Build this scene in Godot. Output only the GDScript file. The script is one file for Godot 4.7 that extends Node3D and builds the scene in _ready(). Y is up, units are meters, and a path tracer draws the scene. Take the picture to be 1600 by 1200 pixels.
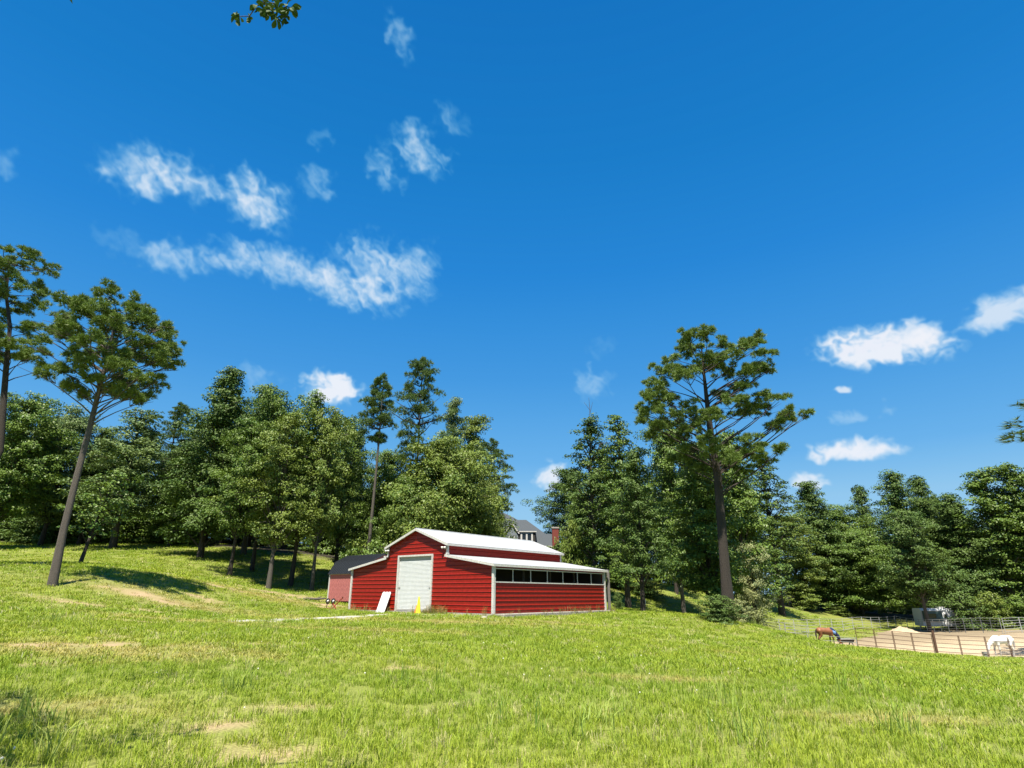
extends Node3D
# A red metal barn on a sloping meadow, pines and woods round it, a corral with two horses on the right.

const EYE := 1.6
var rng := RandomNumberGenerator.new()
var names := {}
var mats := {}


class Shape:
	var v := PackedVector3Array()
	var n := PackedVector3Array()
	var c := PackedColorArray()
	var u := PackedVector2Array()
	var i := PackedInt32Array()
	var col := Color.WHITE

	func quad(a: Vector3, b: Vector3, d: Vector3, e: Vector3) -> void:  # a b d e anticlockwise seen from outside
		var m := (b - a).cross(d - a)
		if m.length_squared() < 1e-16:
			m = (d - a).cross(e - a)
		m = m.normalized()
		var k := v.size()
		v.append_array(PackedVector3Array([a, b, d, e]))
		n.append_array(PackedVector3Array([m, m, m, m]))
		c.append_array(PackedColorArray([col, col, col, col]))
		var w := a.distance_to(b)
		var h := b.distance_to(d)
		u.append_array(PackedVector2Array([Vector2(0, 0), Vector2(w, 0), Vector2(w, h), Vector2(0, h)]))
		i.append_array(PackedInt32Array([k, k + 2, k + 1, k, k + 3, k + 2]))

	func tri(a: Vector3, b: Vector3, d: Vector3) -> void:
		var m := (b - a).cross(d - a).normalized()
		var k := v.size()
		v.append_array(PackedVector3Array([a, b, d]))
		n.append_array(PackedVector3Array([m, m, m]))
		c.append_array(PackedColorArray([col, col, col]))
		u.append_array(PackedVector2Array([Vector2(0, 0), Vector2(1, 0), Vector2(0, 1)]))
		i.append_array(PackedInt32Array([k, k + 2, k + 1]))

	func hexa(p: Array) -> void:  # eight corners: 0-3 the bottom anticlockwise seen from above, 4-7 the top
		quad(p[3], p[2], p[1], p[0])
		quad(p[4], p[5], p[6], p[7])
		for k in 4:
			var j := (k + 1) % 4
			quad(p[k], p[j], p[j + 4], p[k + 4])

	func box(at: Vector3, size: Vector3, basis := Basis()) -> void:
		var h := size / 2
		var p := []
		for y in [-1, 1]:
			for q in [[-1, 1], [1, 1], [1, -1], [-1, -1]]:
				p.append(at + basis * Vector3(q[0] * h.x, y * h.y, q[1] * h.z))
		hexa(p)

	func bar(a: Vector3, b: Vector3, w: float, h: float) -> void:  # a square bar from a to b, h upright, w across
		var d := (b - a).normalized()
		var s := d.cross(Vector3.UP)
		s = Vector3.RIGHT if s.length() < 0.01 else s.normalized()
		box((a + b) / 2, Vector3(a.distance_to(b), h, w), Basis(d, s.cross(d), s))

	func tube(pts: Array, radii: Array, sides := 6, caps := true) -> void:
		var first := v.size()
		var side := Vector3.RIGHT
		var along := 0.0
		for k in pts.size():
			var d: Vector3 = (pts[mini(k + 1, pts.size() - 1)] - pts[maxi(k - 1, 0)]).normalized()
			side = side - d * side.dot(d)
			if side.length() < 0.05:
				side = Vector3.FORWARD - d * Vector3.FORWARD.dot(d)
			side = side.normalized()
			var o := d.cross(side)
			if k:
				along += pts[k].distance_to(pts[k - 1])
			for s in sides + 1:
				var a := TAU * s / sides
				var m := side * cos(a) + o * sin(a)
				v.append(pts[k] + m * radii[k])
				n.append(m)
				c.append(col)
				u.append(Vector2(float(s) / sides, along))
		var w := sides + 1
		for k in pts.size() - 1:
			for s in sides:
				var q := first + k * w + s
				i.append_array(PackedInt32Array([q, q + w, q + 1, q + 1, q + w, q + w + 1]))
		if caps:
			for e in [0, pts.size() - 1]:
				for s in sides - 2:
					var q: int = first + e * w
					if e == 0:
						i.append_array(PackedInt32Array([q, q + s + 1, q + s + 2]))
					else:
						i.append_array(PackedInt32Array([q, q + s + 2, q + s + 1]))

	func lathe(at: Vector3, profile: Array, sides := 16) -> void:  # profile of (radius, height) from the bottom up
		for k in profile.size() - 1:
			var p: Vector2 = profile[k]
			var q: Vector2 = profile[k + 1]
			for s in sides:
				var a := TAU * s / sides
				var b := TAU * (s + 1) / sides
				quad(at + Vector3(p.x * sin(a), p.y, p.x * cos(a)), at + Vector3(p.x * sin(b), p.y, p.x * cos(b)), at + Vector3(q.x * sin(b), q.y, q.x * cos(b)), at + Vector3(q.x * sin(a), q.y, q.x * cos(a)))

	func ball(at: Vector3, r: Vector3, rings := 8, sides := 10) -> void:
		var first := v.size()
		for k in rings + 1:
			var t := PI * k / rings
			for s in sides + 1:
				var a := TAU * s / sides
				var m := Vector3(sin(t) * sin(a), -cos(t), sin(t) * cos(a))
				v.append(at + m * r)
				n.append((m / r).normalized())
				c.append(col)
				u.append(Vector2(float(s) / sides, float(k) / rings))
		var w := sides + 1
		for k in rings:
			for s in sides:
				var q := first + k * w + s
				i.append_array(PackedInt32Array([q, q + w, q + 1, q + 1, q + w, q + w + 1]))

	func leaf(p: Vector3, along: Vector3, normal: Vector3, length: float, width: float) -> void:
		var a := (along - normal * along.dot(normal)).normalized()
		var b := normal.cross(a)
		var k := v.size()
		v.append(p - a * length * 0.5)
		v.append(p - b * width * 0.5 + a * length * 0.08)
		v.append(p + a * length * 0.5)
		v.append(p + b * width * 0.5 + a * length * 0.08)
		for q in 4:
			n.append(normal)
			c.append(col)
			u.append(Vector2(0.5, 0.5))
		i.append_array(PackedInt32Array([k, k + 2, k + 1, k, k + 3, k + 2]))

	func needle(p: Vector3, d: Vector3, side: Vector3, length: float, width: float) -> void:
		var s := (side - d * side.dot(d)).normalized()
		var m := s.cross(d)
		if m.y < 0.0:
			m = -m
			s = -s
		var k := v.size()
		v.append(p - s * width * 0.5)
		v.append(p + s * width * 0.5)
		v.append(p + d * length)
		for q in 3:
			n.append(m)
			c.append(col)
			u.append(Vector2(0.5, 0.5))
		i.append_array(PackedInt32Array([k, k + 2, k + 1]))

	func mesh() -> ArrayMesh:
		var a := []
		a.resize(Mesh.ARRAY_MAX)
		a[Mesh.ARRAY_VERTEX] = v
		a[Mesh.ARRAY_NORMAL] = n
		a[Mesh.ARRAY_COLOR] = c
		a[Mesh.ARRAY_TEX_UV] = u
		a[Mesh.ARRAY_INDEX] = i
		var m := ArrayMesh.new()
		m.add_surface_from_arrays(Mesh.PRIMITIVE_TRIANGLES, a)
		return m


# ---------------------------------------------------------------- everything

func _ready() -> void:
	var cam := Camera3D.new()
	cam.name = "camera"
	cam.fov = 66.27
	cam.near = 0.1
	cam.far = 4000.0
	cam.transform = Transform3D(Basis(Vector3.RIGHT, 0.342) * Basis(Vector3(0, 0, 1), 0.004), Vector3(0, EYE, 0))
	add_child(cam)
	cam.current = true
	var exposure := 2.35
	var env := Environment.new()
	env.background_mode = Environment.BG_SKY
	env.sky = Sky.new()
	env.sky.sky_material = make_sky()
	env.background_energy_multiplier = 1.0 / exposure
	env.tonemap_mode = Environment.TONE_MAPPER_LINEAR
	env.tonemap_exposure = exposure
	env.sdfgi_enabled = true
	env.ssao_enabled = true
	env.ssil_enabled = true
	var we := WorldEnvironment.new()
	we.name = "world_environment"
	we.environment = env
	add_child(we)
	var sun := DirectionalLight3D.new()
	sun.name = "sun"
	sun.light_energy = 1.6
	sun.light_color = Color(1.0, 0.965, 0.90)
	sun.light_angular_distance = 0.5
	sun.shadow_enabled = true
	var el := deg_to_rad(64.0)
	var to := Vector3(-0.17 * cos(el), sin(el), 0.985 * cos(el))
	sun.basis = Basis.looking_at(-to, Vector3.UP)
	add_child(sun)
	make_materials()
	solve_land()
	make_ground()
	make_barn()
	make_shed()
	make_house()
	make_trees()
	make_near_oak()
	make_corral()
	make_camper()
	make_horses()
	make_yard_things()
	make_grass()


# ---------------------------------------------------------------- naming and tagging

func numbered(called: String) -> String:
	if not names.has(called):
		names[called] = 0
		return called
	names[called] += 1
	return "%s_%03d" % [called, names[called]]


func tag(o: Node3D, label: String, category := "", group := "", kind := "") -> Node3D:
	if label:
		o.set_meta("label", label)
	if category:
		o.set_meta("category", category)
	if group:
		o.set_meta("group", group)
	if kind:
		o.set_meta("kind", kind)
	return o


func thing(called: String, at: Vector3, turn: float, label: String, category: String, group := "") -> Node3D:
	var o := Node3D.new()
	o.name = numbered(called)
	add_child(o)
	o.position = at
	o.rotation.y = turn
	tag(o, label, category, group)
	return o


func part(parent: Node3D, called: String, shape, material: Material) -> MeshInstance3D:
	var o := MeshInstance3D.new()
	o.name = called
	o.mesh = shape.mesh() if shape is Shape else shape
	o.material_override = material
	parent.add_child(o, true)
	return o


func top(called: String, shape, material: Material, label := "", category := "", kind := "", group := "") -> MeshInstance3D:
	var o := MeshInstance3D.new()
	o.name = numbered(called)
	o.mesh = shape.mesh() if shape is Shape else shape
	o.material_override = material
	add_child(o)
	tag(o, label, category, group, kind)
	return o


# ---------------------------------------------------------------- materials

func lin(r: float, g: float, b: float) -> Color:
	return Color(r, g, b).linear_to_srgb()


func noise_tex(freq: float, low: Color, high: Color, seed_ := 1, size := 512, octaves := 4) -> NoiseTexture2D:
	var f := FastNoiseLite.new()
	f.seed = seed_
	f.frequency = freq
	f.fractal_octaves = octaves
	var t := NoiseTexture2D.new()
	t.width = size
	t.height = size
	t.seamless = true
	t.noise = f
	var g := Gradient.new()
	g.set_color(0, low)
	g.set_color(1, high)
	t.color_ramp = g
	return t


func mat(called: String, color: Color, rough := 0.8, tint := false) -> StandardMaterial3D:
	var m := StandardMaterial3D.new()
	m.resource_name = called
	m.albedo_color = color
	m.roughness = rough
	m.vertex_color_use_as_albedo = tint
	mats[called] = m
	return m


func textured(called: String, color: Color, tex: Texture2D, scale: Vector3, rough := 0.8, bump := 0.0, bump_tex: Texture2D = null) -> StandardMaterial3D:
	var m := mat(called, color, rough, true)
	m.albedo_texture = tex
	m.uv1_triplanar = true
	m.uv1_scale = scale
	if bump > 0.0:
		m.heightmap_enabled = true
		m.heightmap_scale = bump
		m.heightmap_texture = bump_tex if bump_tex else tex
	return m


func leafy(called: String, color: Color, glow: float, rough := 0.5) -> StandardMaterial3D:
	var m := mat(called, color, rough, true)
	m.backlight_enabled = true
	m.metallic_specular = 0.35
	m.backlight = Color(glow, glow, glow * 0.45).linear_to_srgb()
	return m


func make_materials() -> void:
	var fine := noise_tex(0.02, Color(0.78, 0.78, 0.78), Color(1, 1, 1), 3)
	var grain := noise_tex(0.06, Color(0.45, 0.45, 0.45), Color(1, 1, 1), 7)
	var mottled := noise_tex(0.03, Color(0.55, 0.52, 0.5), Color(1, 1, 1), 11)
	textured("red_metal", lin(0.285, 0.012, 0.005), fine, Vector3(0.35, 0.9, 0.35), 0.42)
	mats.red_metal.metallic_specular = 0.40
	textured("white_roof", lin(0.42, 0.435, 0.45), noise_tex(0.012, Color(0.86, 0.87, 0.88), Color(1, 1, 1), 5), Vector3(0.3, 0.3, 0.3), 0.5)
	textured("white_trim", lin(0.62, 0.61, 0.58), fine, Vector3(0.8, 0.8, 0.8), 0.5)
	textured("door_metal", lin(0.62, 0.64, 0.65), noise_tex(0.015, Color(0.93, 0.93, 0.92), Color(1, 1, 1), 9), Vector3(0.4, 0.4, 0.4), 0.5)
	mat("grey_metal", lin(0.33, 0.33, 0.31), 0.55)
	textured("concrete", lin(0.52, 0.5, 0.46), mottled, Vector3(0.6, 0.6, 0.6), 0.9, 0.6)
	textured("shed_paint", lin(0.58, 0.19, 0.185), mottled, Vector3(1.6, 0.25, 1.6), 0.8)
	textured("black_metal", lin(0.022, 0.026, 0.032), fine, Vector3(0.5, 0.5, 0.5), 0.4)
	textured("wood_grey", lin(0.24, 0.22, 0.2), grain, Vector3(3, 0.5, 3), 0.9, 0.8)
	textured("slate", lin(0.085, 0.105, 0.125), grain, Vector3(0.9, 0.9, 0.9), 0.85)
	textured("siding", lin(0.19, 0.225, 0.25), fine, Vector3(0.5, 0.5, 0.5), 0.7)
	textured("brick", lin(0.28, 0.06, 0.045), mottled, Vector3(1.2, 1.2, 1.2), 0.9)
	mat("dark_glass", lin(0.012, 0.014, 0.018), 0.08)
	mat("stall_wood", lin(0.045, 0.038, 0.03), 0.9)
	mat("dark", lin(0.02, 0.018, 0.016), 0.8)
	textured("rust", lin(0.16, 0.085, 0.055), mottled, Vector3(2, 2, 2), 0.8)
	textured("galvanised", lin(0.42, 0.43, 0.43), fine, Vector3(1, 1, 1), 0.5)
	mat("rubber", lin(0.02, 0.02, 0.02), 0.7)
	mat("red_paint", lin(0.24, 0.03, 0.02), 0.5)
	mat("yellow_plastic", lin(0.72, 0.68, 0.03), 0.5)
	mat("orange_plastic", lin(0.75, 0.2, 0.03), 0.5)
	mat("camper_white", lin(0.6, 0.61, 0.62), 0.35)
	mat("camper_teal", lin(0.035, 0.075, 0.075), 0.5)
	mat("camper_grey", lin(0.25, 0.26, 0.28), 0.5)
	mat("blue_cloth", lin(0.012, 0.02, 0.07), 0.9)
	mat("pale_blue_cloth", lin(0.16, 0.3, 0.62), 0.9)
	mat("hair_dark", lin(0.03, 0.018, 0.012), 0.7)
	mat("hair_grey", lin(0.3, 0.29, 0.28), 0.7)
	mat("coat", Color.WHITE, 0.55, true)
	var bark := noise_tex(0.05, Color(0.3, 0.28, 0.26), Color(1, 1, 1), 21, 512, 5)
	textured("bark_pine", lin(0.30, 0.26, 0.235), bark, Vector3(3.2, 1.1, 3.2), 0.95, 5.0)
	textured("bark_dark", lin(0.095, 0.078, 0.066), bark, Vector3(3.0, 1.0, 3.0), 0.95, 3.0)
	textured("bark_grey", lin(0.20, 0.18, 0.155), bark, Vector3(2.0, 0.7, 2.0), 0.95, 1.5)
	leafy("leaf_0", lin(0.08, 0.13, 0.026), 0.27, 0.55)
	leafy("leaf_1", lin(0.108, 0.168, 0.028), 0.3, 0.45)
	leafy("leaf_2", lin(0.13, 0.185, 0.06), 0.3, 0.5)
	leafy("leaf_3", lin(0.14, 0.188, 0.033), 0.33, 0.5)
	leafy("leaf_4", lin(0.09, 0.145, 0.036), 0.25, 0.5)
	leafy("leaf_5", lin(0.24, 0.26, 0.11), 0.3, 0.6)
	leafy("needles", lin(0.14, 0.205, 0.045), 0.28, 0.5)
	leafy("blades", lin(0.5, 0.5, 0.5), 0.55, 0.55)
	leafy("oak_leaf", lin(0.045, 0.09, 0.022), 0.3, 0.7)
	textured("soil", Color.WHITE, noise_tex(0.045, Color(0.62, 0.6, 0.55), Color(1, 1, 1), 31, 1024, 5), Vector3(0.35, 0.35, 0.35), 0.95, 2.0)
	mats.soil.uv1_world_triplanar = true
	textured("dirt", lin(0.56, 0.47, 0.34), noise_tex(0.03, Color(0.7, 0.66, 0.6), Color(1, 1, 1), 33, 1024, 5), Vector3(0.2, 0.2, 0.2), 0.95, 2.0)
	mats.dirt.uv1_world_triplanar = true
	textured("gravel", lin(0.66, 0.65, 0.62), noise_tex(0.12, Color(0.5, 0.49, 0.47), Color(1, 1, 1), 35), Vector3(0.8, 0.8, 0.8), 0.95, 2.0)


# ---------------------------------------------------------------- the lie of the land

const LAND := [[0.0, 0.0, 0.0], [0.0, 10.0, 0.0], [-12.0, 5.0, 0.3], [12.0, 5.0, -0.25], [-8.0, -8.0, 0.15], [0.0, -8.0, 0.0], [8.0, -8.0, -0.12], [0.0, 30.0, 0.0], [-40.0, 20.0, 1.5], [40.0, 20.0, -2.0], [0.0, -20.0, 0.15], [-9.0, -20.0, 0.45], [-18.3, -22.5, 1.04], [-21.9, -29.6, 1.87], [-36.1, -44.1, 3.06], [-43.0, -68.3, 6.66], [-56.0, -68.3, 6.61], [-32.0, -66.3, 6.15], [-27.1, -54.3, 4.01], [-19.5, -52.9, 1.99], [-15.9, -52.0, 1.65], [-29.1, -41.8, 3.42], [-21.7, -42.2, 2.43], [-20.2, -32.7, 2.1], [-19.6, -35.9, 2.19], [-16.3, -32.1, 0.99], [-13.7, -46.9, 1.06], [-0.9, -32.9, 0.5], [-10.4, -40.7, 0.55], [7.7, -41.5, 0.5], [-1.8, -49.0, 0.7], [-5.0, -37.0, 0.5], [4.0, -37.0, 0.4], [-2.0, -62.0, 2.2], [-14.0, -66.0, 4.2], [2.0, -90.0, 4.0], [12.3, -73.7, 3.23], [8.5, -42.8, 0.53], [13.3, -38.7, 0.14], [23.0, -74.5, 0.98], [34.9, -85.4, 0.26], [56.7, -105.1, -1.29], [48.1, -104.7, -0.32], [11.2, -32.5, -0.35], [16.4, -32.8, -1.04], [19.9, -30.8, -1.42], [22.7, -28.7, -1.51], [5.9, -29.3, -0.06], [19.7, -45.8, -1.72], [21.8, -43.7, -2.0], [27.0, -41.8, -2.54], [31.4, -39.8, -2.74], [29.5, -54.6, -2.59], [40.5, -51.6, -3.16], [25.9, -65.1, -2.29], [60.2, -99.2, -2.88], [55.3, -71.5, -2.45], [52.6, -78.0, -2.84], [66.6, -101.1, -2.19], [40.7, -81.1, -2.62], [32.6, -72.6, -2.46], [50.0, -89.7, -2.8], [-60.0, -110.0, 11.0], [0.0, -130.0, 6.0], [70.0, -130.0, -2.0], [95.0, -90.0, -3.0], [60.0, -40.0, -3.2], [-70.0, -60.0, 7.0], [-50.0, -30.0, 3.5]]
var bend: PackedFloat64Array
var lx: PackedFloat64Array
var lz: PackedFloat64Array
var rough := FastNoiseLite.new()
var patchy := FastNoiseLite.new()
var grid_h: PackedFloat32Array
const GX0 := -130.0
const GZ0 := -170.0
const GW := 261
const GD := 241


func solve_land() -> void:
	rough.seed = 4
	rough.frequency = 0.35
	patchy.seed = 9
	patchy.frequency = 0.09
	var k := LAND.size()
	for q in LAND:
		lx.append(q[0] / 50.0)
		lz.append(q[1] / 50.0)
	var m := []
	for r in k + 3:
		var row := PackedFloat64Array()
		row.resize(k + 4)
		m.append(row)
	for r in k:
		for s in k:
			var d := Vector2(lx[r] - lx[s], lz[r] - lz[s]).length()
			m[r][s] = d * d * log(d) if d > 0.0 else 0.0005
		var w := [1.0, lx[r], lz[r]]
		for s in 3:
			m[r][k + s] = w[s]
			m[k + s][r] = w[s]
		m[r][k + 3] = LAND[r][2]
	var nn := k + 3
	for a in nn:
		var best := a
		for r in range(a + 1, nn):
			if absf(m[r][a]) > absf(m[best][a]):
				best = r
		var t = m[a]
		m[a] = m[best]
		m[best] = t
		var pa: PackedFloat64Array = m[a]
		for r in nn:
			if r == a:
				continue
			var pr: PackedFloat64Array = m[r]
			var f := pr[a] / pa[a]
			if f != 0.0:
				for s in range(a, nn + 1):
					pr[s] -= f * pa[s]
				m[r] = pr
	for a in nn:
		bend.append(m[a][nn] / m[a][a])
	grid_h.resize(GW * GD)
	for r in GD:
		for s in GW:
			grid_h[r * GW + s] = exact_height(GX0 + s, GZ0 + r)


func exact_height(x: float, z: float) -> float:
	var k := lx.size()
	var ax := x / 50.0
	var az := z / 50.0
	var t := bend[k] + bend[k + 1] * ax + bend[k + 2] * az
	for q in k:
		var dx := lx[q] - ax
		var dz := lz[q] - az
		var d := dx * dx + dz * dz
		if d > 0.0:
			t += bend[q] * d * 0.5 * log(d)
	var r := Vector2(x, z + 50.0).length()
	return lerpf(t, 1.5, smoothstep(90.0, 180.0, r))


func height(x: float, z: float) -> float:
	var a := x - GX0
	var b := z - GZ0
	if a < 0.0 or b < 0.0 or a >= GW - 1 or b >= GD - 1:
		return 1.5
	var s := int(a)
	var r := int(b)
	a -= s
	b -= r
	var o := r * GW + s
	var h := lerpf(lerpf(grid_h[o], grid_h[o + 1], a), lerpf(grid_h[o + GW], grid_h[o + GW + 1], a), b)
	return h + 0.035 * rough.get_noise_2d(x, z) * smoothstep(2.0, 8.0, absf(x) + absf(z))


func on(x: float, z: float, lift := 0.0) -> Vector3:
	return Vector3(x, height(x, z) + lift, z)


const BARN_AT := Vector3(-0.931, 0.587, -32.863)
const BARN_TURN := -0.69
const BARN_W := 12.325
const BARN_L := 11.22


func barn_local(x: float, z: float) -> Vector2:
	var d := Vector2(x - BARN_AT.x, z - BARN_AT.z)
	return Vector2(d.dot(Vector2(cos(0.69), sin(0.69))), d.dot(Vector2(-sin(0.69), cos(0.69))))


const BARE := [[-7.1, -16.6, 0.9, 0.32], [-9.7, -15.6, 1.4, 0.42], [-10.3, -16.9, 0.7, 0.4], [-11.1, -14.8, 0.55, 0.35], [-8.9, -12.4, 0.7, 0.35], [-18.5, -26.6, 2.2, 0.5], [-15.6, -27.4, 1.3, 0.45],
	[-18.2, -31.2, 2.4, 0.6], [-16.8, -46.3, 4.0, 2.0], [-12.6, -42.8, 2.2, 1.0], [-19.0, -40.2, 1.6, 0.8], [-22.5, -35.4, 1.0, 0.4], [-3.3, -9.3, 0.6, 0.35], [-16.4, -33.9, 1.2, 0.4], [-2.1, -13.5, 0.55, 0.3], [-3.4, -8.0, 0.6, 0.4],
	[-2.5, -7.0, 0.5, 0.25], [-1.3, -9.6, 0.4, 0.25], [-11.7, -40.6, 1.2, 0.8], [-25.0, -43.0, 1.2, 0.4], [-13.2, -22.0, 1.6, 0.4]]
const DRY := [[-5.4, -22.5, 4.5, 1.0], [-2.8, -28.3, 4.5, 1.4], [11.8, -24.1, 2.6, 0.9], [-12.0, -24.0, 4.5, 1.0], [-9.0, -30.0, 4.0, 1.4], [-17.0, -31.5, 6.0, 1.6], [-16.0, -41.0, 5.5, 2.8], [9.0, -21.5, 2.5, 0.6],
	[1.5, -30.5, 3.0, 0.8], [5.5, -9.5, 1.6, 0.5], [-6.0, -9.0, 1.4, 0.6], [3.0, -13.0, 1.8, 0.5], [15.0, -25.5, 2.2, 0.6], [-9.0, -14.5, 4.0, 1.5]]


func spots(list: Array, x: float, z: float) -> float:
	var most := 0.0
	var wob := 0.55 * patchy.get_noise_2d(x * 9.0, z * 9.0) + 0.35 * patchy.get_noise_2d(x * 30.0 + 50.0, z * 30.0)
	for s in list:
		var a: float = absf(x - s[0]) / s[2]
		var b: float = absf(z - s[1]) / s[3]
		if a < 1.8 and b < 1.8:
			most = maxf(most, 1.0 - sqrt(a * a + b * b) * 0.62 + wob)
	return clampf(most * 1.6 - 0.35, 0.0, 1.0)


const PADDOCK := [[26.6, -64.8], [27.4, -62.3], [28.4, -59.6], [29.9, -55.2], [32.5, -54.9], [35.3, -54.3], [39.2, -53.2], [42.6, -52.2], [47.0, -51.0], [62.0, -56.0], [75.0, -66.0], [80.0, -80.0], [59.5, -96.3], [52.5, -88.6], [42.0, -76.5], [33.5, -68.6]]
var paddock: PackedVector2Array


func edge_of(poly: PackedVector2Array, p: Vector2) -> float:  # metres inside the outline, negative outside
	var d := 1e9
	for k in poly.size():
		d = minf(d, p.distance_to(Geometry2D.get_closest_point_to_segment(p, poly[k], poly[(k + 1) % poly.size()])))
	return d if Geometry2D.is_point_in_polygon(p, poly) else -d


func in_paddock(x: float, z: float) -> float:
	if x < 24.0 or x > 82.0 or z > -49.0 or z < -98.0:
		return -5.0
	return edge_of(paddock, Vector2(x, z)) + 0.9 * patchy.get_noise_2d(x * 4.0, z * 4.0)


func gravel_here(x: float, z: float) -> float:  # the thin strip of gravel that runs to the barn door
	var p := Vector2(x, z)
	var d := p.distance_to(Geometry2D.get_closest_point_to_segment(p, Vector2(-11.0, -26.0), Vector2(-7.0, -35.3)))
	var b := barn_local(x, z)
	var along := 0.55 - absf(b.y - 1.1) if b.x > -9.5 and b.x < 0.6 and b.y > 0.0 else -1.0
	return maxf(1.0 - d, along * 0.8) + 1.1 * patchy.get_noise_2d(x * 14.0, z * 14.0)


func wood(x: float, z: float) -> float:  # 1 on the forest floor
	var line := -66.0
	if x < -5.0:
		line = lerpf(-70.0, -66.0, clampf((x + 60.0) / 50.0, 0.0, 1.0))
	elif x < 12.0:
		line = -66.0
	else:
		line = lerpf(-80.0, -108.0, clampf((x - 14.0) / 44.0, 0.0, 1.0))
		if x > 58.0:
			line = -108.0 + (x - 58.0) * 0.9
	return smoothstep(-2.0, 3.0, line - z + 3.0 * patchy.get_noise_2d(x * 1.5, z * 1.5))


func grass_share(x: float, z: float) -> float:
	var b := barn_local(x, z)
	if b.x > -BARN_W - 0.1 and b.x < 1.0 - 0.4 * clampf(-b.y / 11.0, 0.0, 1.0) + 0.25 * patchy.get_noise_2d(x * 20.0, z * 20.0) and b.y < 0.25 and b.y > -BARN_L - 0.5:
		return 0.0
	if in_paddock(x, z) > 0.1:
		return 0.0
	var s := 1.0 - 0.97 * spots(BARE, x, z)
	if x < 0.0 and z < -25.0 and z > -38.0:
		s *= 1.0 - 0.85 * clampf(gravel_here(x, z) * 3.0, 0.0, 1.0)
	return s * (1.0 - 0.85 * wood(x, z))


func ground_color(x: float, z: float) -> Color:
	var k := 0.5 + 0.5 * patchy.get_noise_2d(x, z)
	var f := 0.5 + 0.5 * patchy.get_noise_2d(x * 6.0 + 30.0, z * 6.0)
	var c := Color(0.2, 0.27, 0.035).lerp(Color(0.30, 0.31, 0.065), clampf(k * 0.7 + f * 0.5 - 0.2, 0.0, 1.0))
	c = c.lerp(Color(0.36, 0.29, 0.13), 0.6 * spots(DRY, x, z))
	c = c.lerp(Color(0.50, 0.37, 0.23), spots(BARE, x, z))
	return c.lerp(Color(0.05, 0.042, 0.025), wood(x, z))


func axis(fine_from: float, fine_to: float, step: float, reach: float) -> PackedFloat32Array:
	var a := PackedFloat32Array()
	var x := fine_from
	var s := step
	var head := []
	while x > -reach:
		s *= 1.35
		x -= s
		head.push_front(x)
	for q in head:
		a.append(q)
	x = fine_from
	while x < fine_to:
		a.append(x)
		x += step
	s = step
	while x < reach:
		a.append(x)
		s *= 1.35
		x += s
	a.append(x)
	return a


func make_ground() -> void:
	for q in PADDOCK:
		paddock.append(Vector2(q[0], q[1]))
	var xs := axis(-72.0, 90.0, 0.6, 1800.0)
	var zs := axis(-118.0, 8.0, 0.6, 1800.0)
	var w := xs.size()
	var verts := PackedVector3Array()
	var cols := PackedColorArray()
	var norms := PackedVector3Array()
	var what := PackedByteArray()
	for z in zs:
		for x in xs:
			var h := height(x, z)
			verts.append(Vector3(x, h, z))
			norms.append(Vector3(height(x - 0.5, z) - height(x + 0.5, z), 1.0, height(x, z - 0.5) - height(x, z + 0.5)).normalized())
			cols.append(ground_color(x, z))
			what.append(1 if in_paddock(x, z) > 0.0 else 2 if x < 2.0 and x > -13.0 and z < -25.0 and z > -38.0 and gravel_here(x, z) > 0.1 else 0)
	var lists := [PackedInt32Array(), PackedInt32Array(), PackedInt32Array()]
	for r in zs.size() - 1:
		for s in w - 1:
			var q := r * w + s
			lists[what[q]].append_array(PackedInt32Array([q, q + 1, q + w, q + 1, q + w + 1, q + w]))
	var called := ["ground", "dirt_paddock", "gravel_path"]
	var use: Array[Material] = [mats.soil, mats.dirt, mats.gravel]
	for k in 3:
		var a := []
		a.resize(Mesh.ARRAY_MAX)
		var at := {}
		var v2 := PackedVector3Array()
		var n2 := PackedVector3Array()
		var c2 := PackedColorArray()
		var i2 := PackedInt32Array()
		for q in lists[k]:
			if not at.has(q):
				at[q] = v2.size()
				v2.append(verts[q])
				n2.append(norms[q])
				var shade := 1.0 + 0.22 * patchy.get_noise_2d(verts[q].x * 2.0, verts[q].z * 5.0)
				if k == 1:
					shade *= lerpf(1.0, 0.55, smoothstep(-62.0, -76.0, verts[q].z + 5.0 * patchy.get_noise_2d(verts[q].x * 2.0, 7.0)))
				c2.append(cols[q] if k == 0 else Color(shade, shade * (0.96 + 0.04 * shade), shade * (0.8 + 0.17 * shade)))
			i2.append(at[q])
		a[Mesh.ARRAY_VERTEX] = v2
		a[Mesh.ARRAY_NORMAL] = n2
		a[Mesh.ARRAY_COLOR] = c2
		a[Mesh.ARRAY_INDEX] = i2
		var m := ArrayMesh.new()
		m.add_surface_from_arrays(Mesh.PRIMITIVE_TRIANGLES, a)
		top(called[k], m, use[k], ["sloping green meadow ground", "bare sandy ground of the horse corral", "strip of pale gravel in front of the barn door"][k], "ground", "structure")


# ---------------------------------------------------------------- sky

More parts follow.
